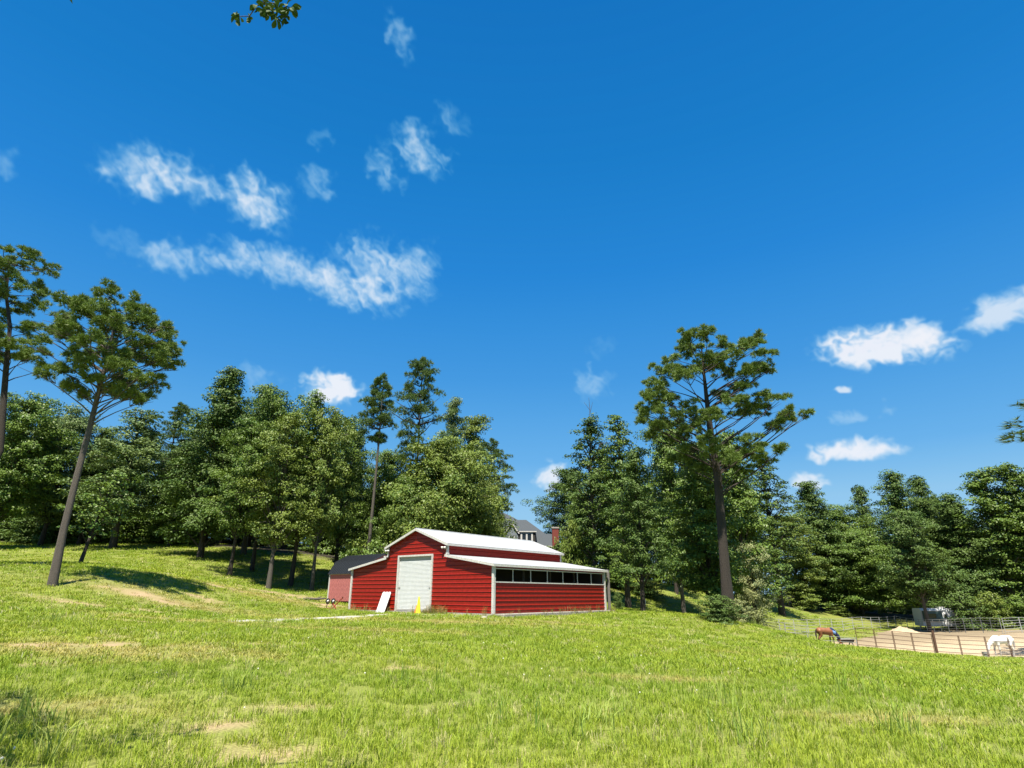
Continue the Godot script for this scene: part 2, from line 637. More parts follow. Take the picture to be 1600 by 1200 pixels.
const SKY := [[-90.0, 0.30, 0.34, 0.30], [-1.0, 0.42, 0.50, 0.50], [0.0, 0.68, 0.85, 0.955], [8.0, 0.575, 0.785, 0.937], [12.0, 0.42, 0.70, 0.925], [20.0, 0.275, 0.605, 0.885], [30.0, 0.16, 0.53, 0.845], [40.0, 0.11, 0.49, 0.795], [52.0, 0.09, 0.455, 0.762], [90.0, 0.05, 0.36, 0.68]]
const CLOUDS := [[-14.68, 49.16, 1.15, 2.01, 23.25, 0.55, 1.0], [-11.12, 40.42, 3.41, 1.82, -17.64, 0.75, 1.0], [-14.98, 38.78, 2.25, 1.4, -40.38, 0.55, 1.0], [-12.42, 42.15, 2.24, 1.04, -11.51, 0.5, 1.0], [-7.56, 43.37, 1.92, 1.55, -24.72, 0.35, 1.0], [-36.87, 33.25, 3.97, 2.13, 14.53, 0.9, 1.0], [-31.92, 33.35, 5.02, 1.43, -4.93, 0.75, 1.0], [-27.24, 33.73, 3.37, 2.32, -21.9, 0.9, 1.0], [-22.24, 40.02, 1.06, 1.12, -45.16, 0.3, 1.0], [-22.13, 36.33, 1.83, 1.82, -46.33, 0.45, 1.0], [-26.3, 28.77, 4.93, 1.87, 5.55, 0.75, 1.0], [-32.81, 27.37, 4.23, 1.47, 16.7, 0.6, 1.0], [-14.0, 30.0, 5.56, 2.82, -12.75, 0.85, 1.0], [-17.38, 27.57, 5.73, 1.99, -13.6, 0.85, 1.0], [-21.94, 28.28, 4.66, 1.48, -5.03, 0.7, 1.0], [-10.29, 30.71, 2.39, 2.13, 5.44, 0.5, 1.0], [-18.13, 17.9, 3.3, 2.14, -4.06, 1.0, 0.0], [34.18, 19.49, 5.81, 2.21, -8.54, 1.0, 0.0], [36.9, 20.11, 2.2, 1.53, -14.24, 0.8, 0.0], [42.91, 20.15, 3.21, 1.71, 0.5, 0.8, 0.0], [30.59, 14.13, 1.79, 0.97, -7.98, 0.35, 0.0], [30.5, 11.38, 3.91, 1.28, -0.39, 0.95, 0.0], [26.79, 9.23, 1.67, 1.09, -4.4, 0.8, 0.0], [30.86, 16.78, 0.8, 0.43, -9.56, 0.8, 0.0], [33.63, 14.49, 0.8, 0.74, -9.21, 0.3, 1.0], [-46.84, 29.8, 1.27, 1.04, 28.15, 0.35, 1.0], [3.91, 10.56, 2.08, 1.58, 29.48, 0.9, 0.0], [8.41, 19.43, 2.08, 1.61, -22.64, 0.4, 1.0], [-25.15, 18.34, 2.62, 1.48, -11.39, 0.3, 1.0], [-37.16, 27.29, 2.6, 0.9, -0.63, 0.2, 1.0], [9.37, 22.78, 1.82, 1.23, -3.49, 0.12, 1.0]]


func sky_at(el: float) -> Color:
	for k in range(1, SKY.size()):
		if el <= SKY[k][0]:
			var p = SKY[k - 1]
			var q = SKY[k]
			var t: float = (el - p[0]) / (q[0] - p[0])
			return Color(lerpf(p[1], q[1], t), lerpf(p[2], q[2], t), lerpf(p[3], q[3], t))
	return Color(SKY[-1][1], SKY[-1][2], SKY[-1][3])


func make_sky() -> PanoramaSkyMaterial:
	var w := 4096
	var h := 2048
	var im := Image.create(w, h, false, Image.FORMAT_RGB8)
	for y in h:
		var c := sky_at(90.0 - 180.0 * (y + 0.5) / h)
		im.fill_rect(Rect2i(0, y, w, 1), c)
	var f := FastNoiseLite.new()
	f.seed = 12
	f.frequency = 0.42
	f.fractal_octaves = 5
	f.fractal_gain = 0.5
	var warp := FastNoiseLite.new()
	warp.seed = 5
	warp.frequency = 0.6
	warp.fractal_octaves = 3
	var list := CLOUDS.duplicate()
	var r := RandomNumberGenerator.new()
	r.seed = 40
	for k in 40:  # the same fair-weather wisps go on all round the sky
		var az := r.randf_range(55.0, 305.0)
		list.append([az if az < 180.0 else az - 360.0, r.randf_range(9.0, 48.0), r.randf_range(2.0, 6.0), r.randf_range(1.0, 2.6), r.randf_range(-25.0, 15.0), r.randf_range(0.3, 0.95), float(r.randi() % 2)])
	for cl in list:
		var el0: float = cl[1]
		var ca := cos(deg_to_rad(el0))
		var reach: float = maxf(cl[2], cl[3]) * 1.7
		var x0 := int(floor((cl[0] - reach / ca) / 360.0 * w))
		var x1 := int(floor((cl[0] + reach / ca) / 360.0 * w))
		var y0 := int((90.0 - el0 - reach) / 180.0 * h)
		var y1 := int((90.0 - el0 + reach) / 180.0 * h)
		var ct := cos(deg_to_rad(cl[4]))
		var st := sin(deg_to_rad(cl[4]))
		var wisp: float = cl[6]
		for y in range(maxi(y0, 0), mini(y1, h - 1)):
			var el := 90.0 - 180.0 * (y + 0.5) / h
			for x in range(x0, x1):
				var dx: float = ((x + 0.5) / w * 360.0 - cl[0]) * ca
				var dy := el - el0
				var a := dx * ct + dy * st
				var b := -dx * st + dy * ct
				var wx := warp.get_noise_2d(cl[0] * 3.0 + dx * 0.7, el0 * 3.0 + dy * 0.7)
				var wy := warp.get_noise_2d(cl[0] * 3.0 + dx * 0.7 + 40.0, el0 * 3.0 + dy * 0.7)
				var amp := 1.1 if wisp > 0.5 else 0.55
				var ea: float = (a + wx * amp) / cl[2]
				var eb: float = (b + wy * amp) / cl[3]
				if wisp < 0.5 and eb < 0.0:
					eb *= 1.35
				var env := 1.0 - (ea * ea + eb * eb)
				if env < -0.9:
					continue
				var t: float
				var streak := f.get_noise_2d(cl[0] * 5.0 + a * (0.55 if wisp > 0.5 else 0.5) + b * 0.35 + wx * 1.6, el0 * 5.0 + b * 1.1 - a * 0.25 + wy * 1.6)
				if wisp > 0.5:
					var sl := (dx - dy) * 0.7071  # feathers drawn out down to the right
					var sc := (dx + dy) * 0.7071
					streak = f.get_noise_2d(cl[0] * 5.0 + sl * 0.5 + wx * 1.4, el0 * 5.0 + sc * 1.7 + wy * 1.4)
					var fine := f.get_noise_2d(cl[0] * 9.0 + sl * 0.8 + 90.0 + wy, el0 * 9.0 + sc * 4.0 + wx * 2.0)
					t = 0.9 * pow(smoothstep(-0.35, 1.5, env * 0.9 + streak * 0.8 + fine * 0.24), 1.25) * smoothstep(-0.8, 0.9, env) * 1.08
				else:
					t = smoothstep(-0.1, 0.95, env * 1.0 + streak * 0.7) * smoothstep(-0.6, 0.5, env)
				t *= cl[5]
				if t < 0.004:
					continue
				var px := posmod(x, w)
				im.set_pixel(px, y, im.get_pixel(px, y).lerp(Color(0.945, 0.955, 0.985), clampf(t, 0.0, 0.96)))
	var s := PanoramaSkyMaterial.new()
	s.panorama = ImageTexture.create_from_image(im)
	return s


# ---------------------------------------------------------------- barn

const EAVE := 2.5
const RIDGE := 4.667
const UPPER := 3.694
const LOWER := 3.079
const SIDE := 3.535
const RIB := 0.229


func rib_rows(from: float, to: float, extra := []) -> Array:  # heights and how far each stands out
	var rows := []
	var k := int(floor(from / RIB))
	while k * RIB < to:
		for q in [[0.0, 0.0], [0.158, 0.0], [0.166, 0.025], [0.178, 0.026], [0.218, 0.0]]:
			var y: float = k * RIB + q[0]
			if y > from + 0.004 and y < to - 0.004:
				rows.append(Vector2(y, q[1]))
		k += 1
	var all := extra.duplicate()
	all.append(from)
	all.append(to)
	for e in all:
		if e >= from and e <= to:
			rows.append(Vector2(e, 0.0))
	rows.sort_custom(func(a, b): return a.x < b.x)
	return rows


func rib_wall(parent: Node3D, frame: Transform3D, from: float, to: float, spans: Callable, breaks: Array) -> void:
	# sheets of four ribs each, laid level one above the other; spans(y, up) gives the stretches of wall at height y, just above or below it
	var cuts := [from]
	var y: float = (floor(from / (RIB * 4.0)) + 1.0) * RIB * 4.0
	while y < to - 0.1:
		cuts.append(y)
		y += RIB * 4.0
	for e in breaks:
		if e == 3.135:
			cuts.append(e)
	cuts.append(to)
	cuts.sort()
	for k in cuts.size() - 1:
		var made := {}
		var rows := rib_rows(cuts[k], cuts[k + 1], breaks)
		for r in rows.size() - 1:
			var lo: Vector2 = rows[r]
			var hi: Vector2 = rows[r + 1]
			if hi.x - lo.x < 0.0005:
				continue
			var a: Array = spans.call(lo.x + 0.0001)
			var b: Array = spans.call(hi.x - 0.0001)
			for q in mini(a.size(), b.size()):
				if not made.has(q):
					made[q] = Shape.new()
				var s: Shape = made[q]
				s.quad(frame * Vector3(a[q].x, lo.x, lo.y), frame * Vector3(a[q].y, lo.x, lo.y), frame * Vector3(b[q].y, hi.x, hi.y), frame * Vector3(b[q].x, hi.x, hi.y))
				s.quad(frame * Vector3(a[q].y, lo.x, lo.y - 0.004), frame * Vector3(a[q].x, lo.x, lo.y - 0.004), frame * Vector3(b[q].x, hi.x, hi.y - 0.004), frame * Vector3(b[q].y, hi.x, hi.y - 0.004))
		for q in made:
			part(parent, "wall_panel", made[q], mats.red_metal)


func barn_inset(y: float) -> float:
	if y < EAVE:
		return 0.0
	if y < LOWER:
		return (y - EAVE) / (LOWER - EAVE) * SIDE
	if y < UPPER:
		return SIDE
	return lerpf(SIDE, BARN_W / 2, clampf((y - UPPER) / (RIDGE - UPPER), 0.0, 1.0))


func roof_slope(parent: Node3D, high: Vector2, low: Vector2, z0: float, z1: float, sheets: int) -> void:
	# high and low are (x, y) of the slope's upper and lower edge; ribs run along the building
	var d := (low - high) / sheets
	var out := Vector2(-d.y, d.x).normalized()
	if out.y < 0.0:
		out = -out
	var prof := [[0.0, 0.0], [0.30, 0.0], [0.33, 0.009], [0.37, 0.009], [0.40, 0.0], [0.63, 0.0], [0.66, 0.009], [0.70, 0.009], [0.73, 0.0], [0.93, 0.0], [0.95, 0.012], [0.985, 0.012], [1.0, 0.0]]
	for k in sheets:
		var s := Shape.new()
		var at := high + d * k
		for q in prof.size() - 1:
			var a: Vector2 = at + d * prof[q][0] + out * prof[q][1]
			var b: Vector2 = at + d * prof[q + 1][0] + out * prof[q + 1][1]
			if d.x > 0.0:
				s.quad(Vector3(a.x, a.y, z1), Vector3(b.x, b.y, z1), Vector3(b.x, b.y, z0), Vector3(a.x, a.y, z0))
			else:
				s.quad(Vector3(b.x, b.y, z1), Vector3(a.x, a.y, z1), Vector3(a.x, a.y, z0), Vector3(b.x, b.y, z0))
		var p := at - out * 0.045
		var e := at + d - out * 0.045
		if d.x > 0.0:
			s.quad(Vector3(e.x, e.y, z1), Vector3(p.x, p.y, z1), Vector3(p.x, p.y, z0), Vector3(e.x, e.y, z0))
		else:
			s.quad(Vector3(p.x, p.y, z1), Vector3(e.x, e.y, z1), Vector3(e.x, e.y, z0), Vector3(p.x, p.y, z0))
		part(parent, "roof_panel", s, mats.white_roof)


func rake(parent: Node3D, a: Vector3, b: Vector3, w := 0.035, h := 0.13) -> void:
	var s := Shape.new()
	s.bar(a, b, w, h)
	part(parent, "roof_trim", s, mats.white_trim)


func make_barn() -> void:
	var o := thing("red_barn", BARN_AT, BARN_TURN, "red ribbed metal barn with white roofs, roll-up door and open strip windows", "barn")
	var w := BARN_W
	var l := BARN_L
	var dl := -7.753
	var dr := -4.747
	var dh := 3.135
	var front := func(y: float) -> Array:
		var q := barn_inset(y)
		if y < dh:
			return [Vector2(-w + q, dl), Vector2(dr, -q)]
		return [Vector2(-w + q, -q)]
	var back := func(y: float) -> Array:
		var q := barn_inset(y)
		return [Vector2(-w + q, -q)]
	var whole := func(_y: float) -> Array: return [Vector2(0.0, l)]
	rib_wall(o, Transform3D(), 0.02, RIDGE - 0.02, front, [dh, EAVE, LOWER, UPPER])
	rib_wall(o, Transform3D(Basis(Vector3.UP, PI), Vector3(-w, 0, -l)), 0.02, RIDGE - 0.02, back, [EAVE, LOWER, UPPER])
	var right := Transform3D(Basis(Vector3.UP, PI / 2), Vector3.ZERO)
	rib_wall(o, right, 0.02, 1.55, whole, [])
	rib_wall(o, right, 2.30, EAVE - 0.02, whole, [])
	rib_wall(o, Transform3D(Basis(Vector3.UP, -PI / 2), Vector3(-w, 0, -l)), 0.02, EAVE - 0.02, whole, [])
	rib_wall(o, Transform3D(Basis(Vector3.UP, PI / 2), Vector3(-SIDE, 0, 0)), LOWER - 0.05, UPPER - 0.02, whole, [])
	rib_wall(o, Transform3D(Basis(Vector3.UP, -PI / 2), Vector3(-w + SIDE, 0, -l)), LOWER - 0.05, UPPER - 0.02, whole, [])
	# roofs: the tall middle and a lean-to on either side
	var z0 := -l - 0.22
	var z1 := 0.2
	var m := -w / 2
	roof_slope(o, Vector2(m, RIDGE + 0.04), Vector2(-SIDE + 0.16, UPPER + 0.02), z0, z1, 3)
	roof_slope(o, Vector2(m, RIDGE + 0.04), Vector2(-w + SIDE - 0.16, UPPER + 0.02), z0, z1, 3)
	roof_slope(o, Vector2(-SIDE + 0.005, LOWER + 0.03), Vector2(0.18, EAVE + 0.0), z0, z1, 4)
	roof_slope(o, Vector2(-w + SIDE - 0.005, LOWER + 0.03), Vector2(-w - 0.18, EAVE + 0.0), z0, z1, 4)
	var s := Shape.new()
	s.tube([Vector3(m, RIDGE + 0.035, z1), Vector3(m, RIDGE + 0.035, z0)], [0.045, 0.045], 8)
	part(o, "ridge_cap", s, mats.white_roof)
	for z in [z1 + 0.018, z0 - 0.018]:
		for e in [-1.0, 1.0]:
			var cx := func(x: float) -> float: return m + e * (x - m)
			rake(o, Vector3(m + e * 0.02, RIDGE - 0.02, z), Vector3(cx.call(-SIDE + 0.16), UPPER - 0.045, z))
			rake(o, Vector3(cx.call(-SIDE - 0.02), LOWER - 0.03, z), Vector3(cx.call(0.18), EAVE - 0.06, z))
	for x in [-SIDE + 0.175, -w + SIDE - 0.175]:
		rake(o, Vector3(x, UPPER - 0.05, z1 + 0.03), Vector3(x, UPPER - 0.05, z0 - 0.03), 0.03, 0.11)
	for x in [0.195, -w - 0.195]:
		rake(o, Vector3(x, EAVE - 0.07, z1 + 0.03), Vector3(x, EAVE - 0.07, z0 - 0.03), 0.03, 0.12)
	# white corner trim
	for x in [0.0, -w]:
		for z in [0.0, -l]:
			s = Shape.new()
			s.box(Vector3(x, EAVE / 2 - 0.06, z), Vector3(0.15, EAVE - 0.02, 0.15))
			part(o, "corner_trim", s, mats.white_trim)
	for x in [-SIDE, -w + SIDE]:
		for z in [0.02, -l - 0.02]:
			s = Shape.new()
			s.box(Vector3(x, (LOWER + UPPER) / 2 + 0.02, z), Vector3(0.11, UPPER - LOWER - 0.06, 0.11))
			part(o, "corner_trim", s, mats.white_trim)
	# the roll-up door
	var door := Shape.new()
	var n := 38
	var y0 := 0.04
	var pitch := (dh - 0.30 - y0) / n
	for k in n:
		var y: float = y0 + k * pitch
		var pr := [[0.0, -0.05], [0.2, -0.028], [0.72, -0.028], [0.92, -0.05], [1.0, -0.05]]
		for q in pr.size() - 1:
			door.quad(Vector3(dl + 0.04, y + pr[q][0] * pitch, pr[q][1]), Vector3(dr - 0.04, y + pr[q][0] * pitch, pr[q][1]), Vector3(dr - 0.04, y + pr[q + 1][0] * pitch, pr[q + 1][1]), Vector3(dl + 0.04, y + pr[q + 1][0] * pitch, pr[q + 1][1]))
	door.quad(Vector3(dr, 0, -0.07), Vector3(dl, 0, -0.07), Vector3(dl, dh, -0.07), Vector3(dr, dh, -0.07))
	var d := part(o, "roll_up_door", door, mats.door_metal)
	s = Shape.new()
	s.box(Vector3((dl + dr) / 2, dh - 0.16, -0.10), Vector3(dr - dl - 0.06, 0.28, 0.1))
	part(d, "door_hood", s, mats.grey_metal)
	for x in [dl + 0.16, dr - 0.16]:
		s = Shape.new()
		s.box(Vector3(x, 1.32, -0.016), Vector3(0.16, 0.07, 0.03))
		part(d, "latch", s, mats.grey_metal)
	s = Shape.new()
	s.box(Vector3((dl + dr) / 2, 0.075, -0.02), Vector3(dr - dl - 0.1, 0.07, 0.03))
	part(d, "bottom_bar", s, mats.grey_metal)
	for q in [[dl, 0.11, 0.0, dh + 0.05], [dr, 0.11, 0.0, dh + 0.05]]:
		s = Shape.new()
		s.box(Vector3(q[0], (q[2] + q[3]) / 2, 0.02), Vector3(q[1], q[3] - q[2], 0.1))
		part(o, "door_frame", s, mats.white_trim)
	s = Shape.new()
	s.box(Vector3((dl + dr) / 2, dh, 0.022), Vector3(dr - dl - 0.11, 0.10, 0.1))
	part(o, "door_frame", s, mats.white_trim)
	# strip of open windows in the right wall
	for q in [[2.275, 0.045], [1.582, 0.06]]:
		s = Shape.new()
		s.box(Vector3(0.02, q[0], -l / 2), Vector3(0.09, q[1], l - 0.15))
		part(o, "window_rail", s, mats.white_trim)
	for k in range(1, 7):
		s = Shape.new()
		s.box(Vector3(0.0, 1.93, -l * k / 7.0), Vector3(0.036, 0.63, 0.036))
		s.box(Vector3(0.0, 1.66, -l * k / 7.0), Vector3(0.05, 0.07, 0.075))
		part(o, "window_post", s, mats.white_trim)
	# stall posts and boards inside, seen dimly through the openings
	for k in 4:
		s = Shape.new()
		s.box(Vector3(-1.4, 1.4, -1.6 - k * 2.7), Vector3(0.1, 2.6, 0.1))
		part(o, "inner_post", s, mats.wood_grey)
	s = Shape.new()
	s.box(Vector3(-SIDE + 0.25, LOWER / 2 - 0.1, -l / 2), Vector3(0.06, LOWER - 0.3, l - 0.3))
	part(o, "stall_wall", s, mats.stall_wood)
	s = Shape.new()
	s.box(Vector3(-SIDE / 2, 1.3, -l + 0.12), Vector3(SIDE - 0.3, 2.3, 0.05))
	part(o, "stall_wall", s, mats.stall_wood)
	for k in 3:
		s = Shape.new()
		s.box(Vector3(-SIDE / 2, 0.75, -1.6 - 2.7 * k - 1.3), Vector3(SIDE - 0.3, 1.3, 0.05))
		part(o, "stall_board", s, mats.stall_wood)
	# lamps under the two upper corners of the gable
	for x in [-SIDE - 0.16, -w + SIDE + 0.05]:
		s = Shape.new()
		s.box(Vector3(x, 3.52, 0.05), Vector3(0.1, 0.1, 0.1))
		for e in [-1.0, 1.0]:
			s.tube([Vector3(x + e * 0.03, 3.52, 0.09), Vector3(x + e * 0.1, 3.5, 0.17), Vector3(x + e * 0.14, 3.47, 0.23)], [0.035, 0.06, 0.085], 10)
		part(o, "flood_light", s, mats.white_trim)
	for x in [-SIDE + 0.13, -w + SIDE - 0.13]:
		s = Shape.new()
		s.box(Vector3(x, LOWER + 0.07, 0.14), Vector3(0.13, 0.09, 0.16))
		part(o, "roof_trim", s, mats.white_trim)
	# the slab it stands on, pale along the right-hand side
	s = Shape.new()
	var p := []
	for y in [-0.6, 0.0]:
		for q in [[-w - 0.08, 0.16], [0.95, 0.2], [0.55, -l - 0.3], [-w - 0.08, -l - 0.25]]:
			p.append(Vector3(q[0], y, q[1]))
	s.hexa(p)
	var slab := top("concrete_slab", s, mats.concrete, "pale concrete slab under the red barn", "slab", "structure")
	slab.position = BARN_AT
	slab.rotation.y = BARN_TURN


func by_barn(x: float, z: float) -> Vector3:  # a spot on the ground by the barn's own axes
	var c := cos(0.69)
	var s := sin(0.69)
	return on(BARN_AT.x + c * x - s * z, BARN_AT.z + s * x + c * z)


# ---------------------------------------------------------------- shed and the things round the barn

func make_shed() -> void:
	var o := thing("garden_shed", Vector3(-13.72, 1.02, -46.9), -0.72, "faded red wooden shed with a black metal barn-style roof, half behind the barn", "shed")
	var l := 4.6
	var dp := 2.9
	var he := 1.95
	var s := Shape.new()
	var k := 0
	while k * 0.2 < l - 0.01:  # grooved boards of the long wall that faces the meadow, and of its end
		var x := 0.05 + k * 0.2
		s.box(Vector3(x + 0.095, he / 2, -0.02), Vector3(0.188, he, 0.04))
		k += 1
	part(o, "long_wall", s, mats.shed_paint)
	for x in [0.02, l + 0.02]:
		s = Shape.new()
		var out := -0.02 if x < 1.0 else 0.02
		var pts := [Vector2(0, 0), Vector2(0, he), Vector2(0.45, he + 0.82), Vector2(dp / 2, he + 1.28), Vector2(dp - 0.45, he + 0.82), Vector2(dp, he), Vector2(dp, 0)]
		for q in range(1, pts.size() - 1):
			var a := Vector3(x + out, 0, 0)
			var b := Vector3(x + out, pts[q].y, -pts[q].x)
			var c := Vector3(x + out, pts[q + 1].y, -pts[q + 1].x)
			if x < 1.0:
				s.tri(a, b, c)
			else:
				s.tri(a, c, b)
		part(o, "end_wall", s, mats.shed_paint)
	s = Shape.new()
	s.box(Vector3(l / 2 + 0.02, he / 2, -dp), Vector3(l, he, 0.04))
	part(o, "back_wall", s, mats.shed_paint)
	for q in [[0.0, 0.0], [l + 0.04, 0.0], [0.0, -dp], [l + 0.04, -dp]]:
		s = Shape.new()
		s.box(Vector3(q[0], he / 2 - 0.02, q[1]), Vector3(0.1, he - 0.04, 0.1))
		part(o, "corner_trim", s, mats.white_trim)
	s = Shape.new()
	s.box(Vector3(l / 2 + 0.02, he - 0.05, 0.035), Vector3(l + 0.2, 0.09, 0.03))
	part(o, "eave_trim", s, mats.white_trim)
	for e in [0, 1]:
		for q in [[Vector2(0.12, he - 0.06), Vector2(-0.45, he + 0.85), "steep_roof"], [Vector2(-0.45, he + 0.85), Vector2(-dp / 2, he + 1.33), "upper_roof"]]:
			s = Shape.new()
			var a: Vector2 = q[0]
			var b: Vector2 = q[1]
			if e:
				a.x = -dp - a.x
				b.x = -dp - b.x
			var d := b - a
			var up := Vector2(-d.y, d.x).normalized()
			if up.y < 0.0:
				up = -up
			var mid := (a + b) / 2
			var basis := Basis(Vector3.RIGHT, Vector3(0, up.y, up.x), Vector3.RIGHT.cross(Vector3(0, up.y, up.x)))
			s.box(Vector3(l / 2 + 0.02, mid.y, mid.x), Vector3(l + 0.24, 0.035, d.length() + 0.02), basis)
			var x := -0.08
			while x < l + 0.13:
				s.box(Vector3(x, mid.y, mid.x) + basis.y * 0.03, Vector3(0.05, 0.03, d.length()), basis)
				x += 0.23
			part(o, q[2], s, mats.black_metal)


func make_yard_things() -> void:
	# a notched white panel leaning against the front wall
	var o := thing("leaning_panel", by_barn(-8.62, 0.50), BARN_TURN, "white three-plank panel with pointed tops leaning on the barn left of the door", "panel")
	var tilt := Transform3D(Basis(Vector3.RIGHT, -0.36), Vector3.ZERO)
	for k in 3:
		var s := Shape.new()
		var x := -0.26 + k * 0.262
		var outline := [Vector2(x - 0.128, 0), Vector2(x + 0.128, 0), Vector2(x + 0.128, 1.20), Vector2(x + 0.06, 1.28), Vector2(x - 0.06, 1.28), Vector2(x - 0.128, 1.20)]
		for e in [0.012, -0.012]:
			for q in range(1, outline.size() - 1):
				var p := [outline[0], outline[q], outline[q + 1]]
				if e < 0.0:
					p.reverse()
				s.tri(tilt * Vector3(p[0].x, p[0].y, e), tilt * Vector3(p[1].x, p[1].y, e), tilt * Vector3(p[2].x, p[2].y, e))
		for q in outline.size():
			var a: Vector2 = outline[q]
			var b: Vector2 = outline[(q + 1) % outline.size()]
			s.quad(tilt * Vector3(a.x, a.y, 0.012), tilt * Vector3(a.x, a.y, -0.012), tilt * Vector3(b.x, b.y, -0.012), tilt * Vector3(b.x, b.y, 0.012))
		part(o, "plank", s, mats.camper_white)
	var s := Shape.new()
	s.box(tilt * Vector3(0, 0.95, -0.025), Vector3(0.78, 0.08, 0.02), tilt.basis)
	part(o, "batten", s, mats.camper_white)
	# two cones by the door
	for q in [["traffic_cone", -5.15, 0.55, 0.92, 0.17, "yellow_plastic", "tall slim yellow cone in front of the barn's roll-up door"], ["traffic_cone", -5.45, 0.42, 0.44, 0.15, "orange_plastic", "small orange cone beside the tall yellow one at the barn door"]]:
		o = thing(q[0], by_barn(q[1], q[2]), 0.2, q[6], "cone", "")
		s = Shape.new()
		s.box(Vector3(0, 0.025, 0), Vector3(q[4] * 2.0, 0.05, q[4] * 2.0))
		part(o, "base_plate", s, mats[q[5]])
		s = Shape.new()
		s.lathe(Vector3(0, 0.05, 0), [Vector2(q[4] * 0.82, 0), Vector2(q[4] * 0.78, 0.03), Vector2(0.035, q[3] - 0.06), Vector2(0.022, q[3] - 0.05), Vector2(0.0, q[3] - 0.05)])
		part(o, "cone_body", s, mats[q[5]])
	# a two-wheeled garden implement lying by the corner
	var g := on(-11.35, -39.4)
	o = thing("hand_cultivator", g, -0.5, "small rusty red hand cultivator with two dark wheels by the barn's left corner", "garden tool")
	for x in [-0.22, 0.24]:
		var tyre := Shape.new()
		var ring := []
		var rad := []
		for k in 15:
			ring.append(Vector3(x, 0.46 + 0.15 * sin(TAU * k / 14.0), 0.15 * cos(TAU * k / 14.0)))
			rad.append(0.035)
		tyre.tube(ring, rad, 6, false)
		var wheel := part(o, "wheel", tyre, mats.rubber)
		var hub := Shape.new()
		hub.tube([Vector3(x - 0.025, 0.46, 0), Vector3(x + 0.025, 0.46, 0)], [0.12, 0.12], 14)
		part(wheel, "rim", hub, mats.camper_white)
		var leg := Shape.new()
		leg.bar(Vector3(x, 0.46, 0), Vector3(x * 0.9 - 0.05, 0.02, 0.06), 0.035, 0.035)
		part(o, "strut", leg, mats.rust)
	s = Shape.new()
	s.bar(Vector3(-0.28, 0.46, 0), Vector3(0.3, 0.46, 0), 0.03, 0.03)
	part(o, "axle", s, mats.rust)
	for q in [[Vector3(0.2, 0.36, 0.02), Vector3(0.62, 0.04, 0.1)], [Vector3(0.28, 0.08, 0.03), Vector3(0.66, 0.42, -0.03)], [Vector3(-0.3, 0.06, 0.05), Vector3(0.4, 0.05, 0.1)], [Vector3(0.64, 0.42, -0.02), Vector3(0.98, 0.68, -0.05)]]:
		s = Shape.new()
		s.bar(q[0], q[1], 0.045, 0.045)
		part(o, "frame_bar", s, mats.red_paint)
	s = Shape.new()
	s.tube([Vector3(0.9, 0.62, -0.12), Vector3(0.98, 0.68, -0.05), Vector3(1.02, 0.72, 0.08)], [0.02, 0.02, 0.02], 6)
	part(o, "handle", s, mats.rubber)
	# post behind the back corner, a fallen limb, a pale pail far up the hill
	s = Shape.new()
	s.box(Vector3(0, 1.32, 0), Vector3(0.17, 2.64, 0.17))
	o = top("wooden_post", s, mats.wood_grey, "weathered grey post standing behind the barn's back right corner", "post")
	o.position = by_barn(0.0, -BARN_L - 0.55)
	s = Shape.new()
	s.tube([Vector3(-0.9, 0.08, 0), Vector3(-0.3, 0.12, 0.1), Vector3(0.4, 0.1, 0.02), Vector3(1.1, 0.16, 0.12)], [0.09, 0.1, 0.085, 0.05], 8)
	s.tube([Vector3(0.3, 0.1, 0.02), Vector3(0.7, 0.3, -0.2)], [0.05, 0.02], 6)
	o = top("fallen_log", s, mats.bark_grey, "pale fallen log on the grass left of the shed", "log")
	o.position = on(-14.3, -44.8)
	o = thing("bucket", on(13.0, -61.6), 0.0, "small white bucket on the grass slope right of the barn", "bucket")
	s = Shape.new()
	s.lathe(Vector3.ZERO, [Vector2(0.0, 0.0), Vector2(0.2, 0.0), Vector2(0.26, 0.5), Vector2(0.27, 0.5), Vector2(0.27, 0.52), Vector2(0.24, 0.52), Vector2(0.19, 0.04), Vector2(0.0, 0.04)])
	part(o, "pail", s, mats.camper_white)
	s = Shape.new()
	s.tube([Vector3(-0.26, 0.5, 0), Vector3(-0.2, 0.66, 0), Vector3(0, 0.72, 0), Vector3(0.2, 0.66, 0), Vector3(0.26, 0.5, 0)], [0.008, 0.008, 0.008, 0.008, 0.008], 5)
	part(o, "handle", s, mats.grey_metal)


# ---------------------------------------------------------------- corral

func fence_panel(a: Vector3, b: Vector3, tall: float, rails: int, stays: int, steel: Material, label: String, group: String, low := 0.22) -> void:
	var o := thing("corral_panel", a, 0.0, label, "fence panel", group)
	var d := b - a
	var flat := Vector3(d.x, 0, d.z).normalized() * 0.035
	var ends := [flat, d - flat]
	for e in ends:
		var s := Shape.new()
		s.tube([e + Vector3(0, -0.12, 0), e + Vector3(0, tall, 0)], [0.028, 0.028], 6)
		part(o, "post", s, steel)
	for k in stays:
		var t := (k + 1.0) / (stays + 1.0)
		var s := Shape.new()
		s.tube([d * t + Vector3(0, low, 0.0), d * t + Vector3(0, tall - 0.02, 0.0)], [0.028, 0.028], 6)
		part(o, "stay", s, steel)
	for k in rails:
		var y: float = lerpf(low, tall - 0.03, float(k) / (rails - 1))
		var s := Shape.new()
		s.tube([ends[0] + Vector3(0, y, 0), ends[1] + Vector3(0, y, 0)], [0.021, 0.021], 6)
		part(o, "rail", s, steel)


const ORDINAL := ["first", "second", "third", "fourth", "fifth", "sixth", "seventh", "eighth", "ninth", "tenth", "eleventh", "twelfth", "thirteenth", "fourteenth"]


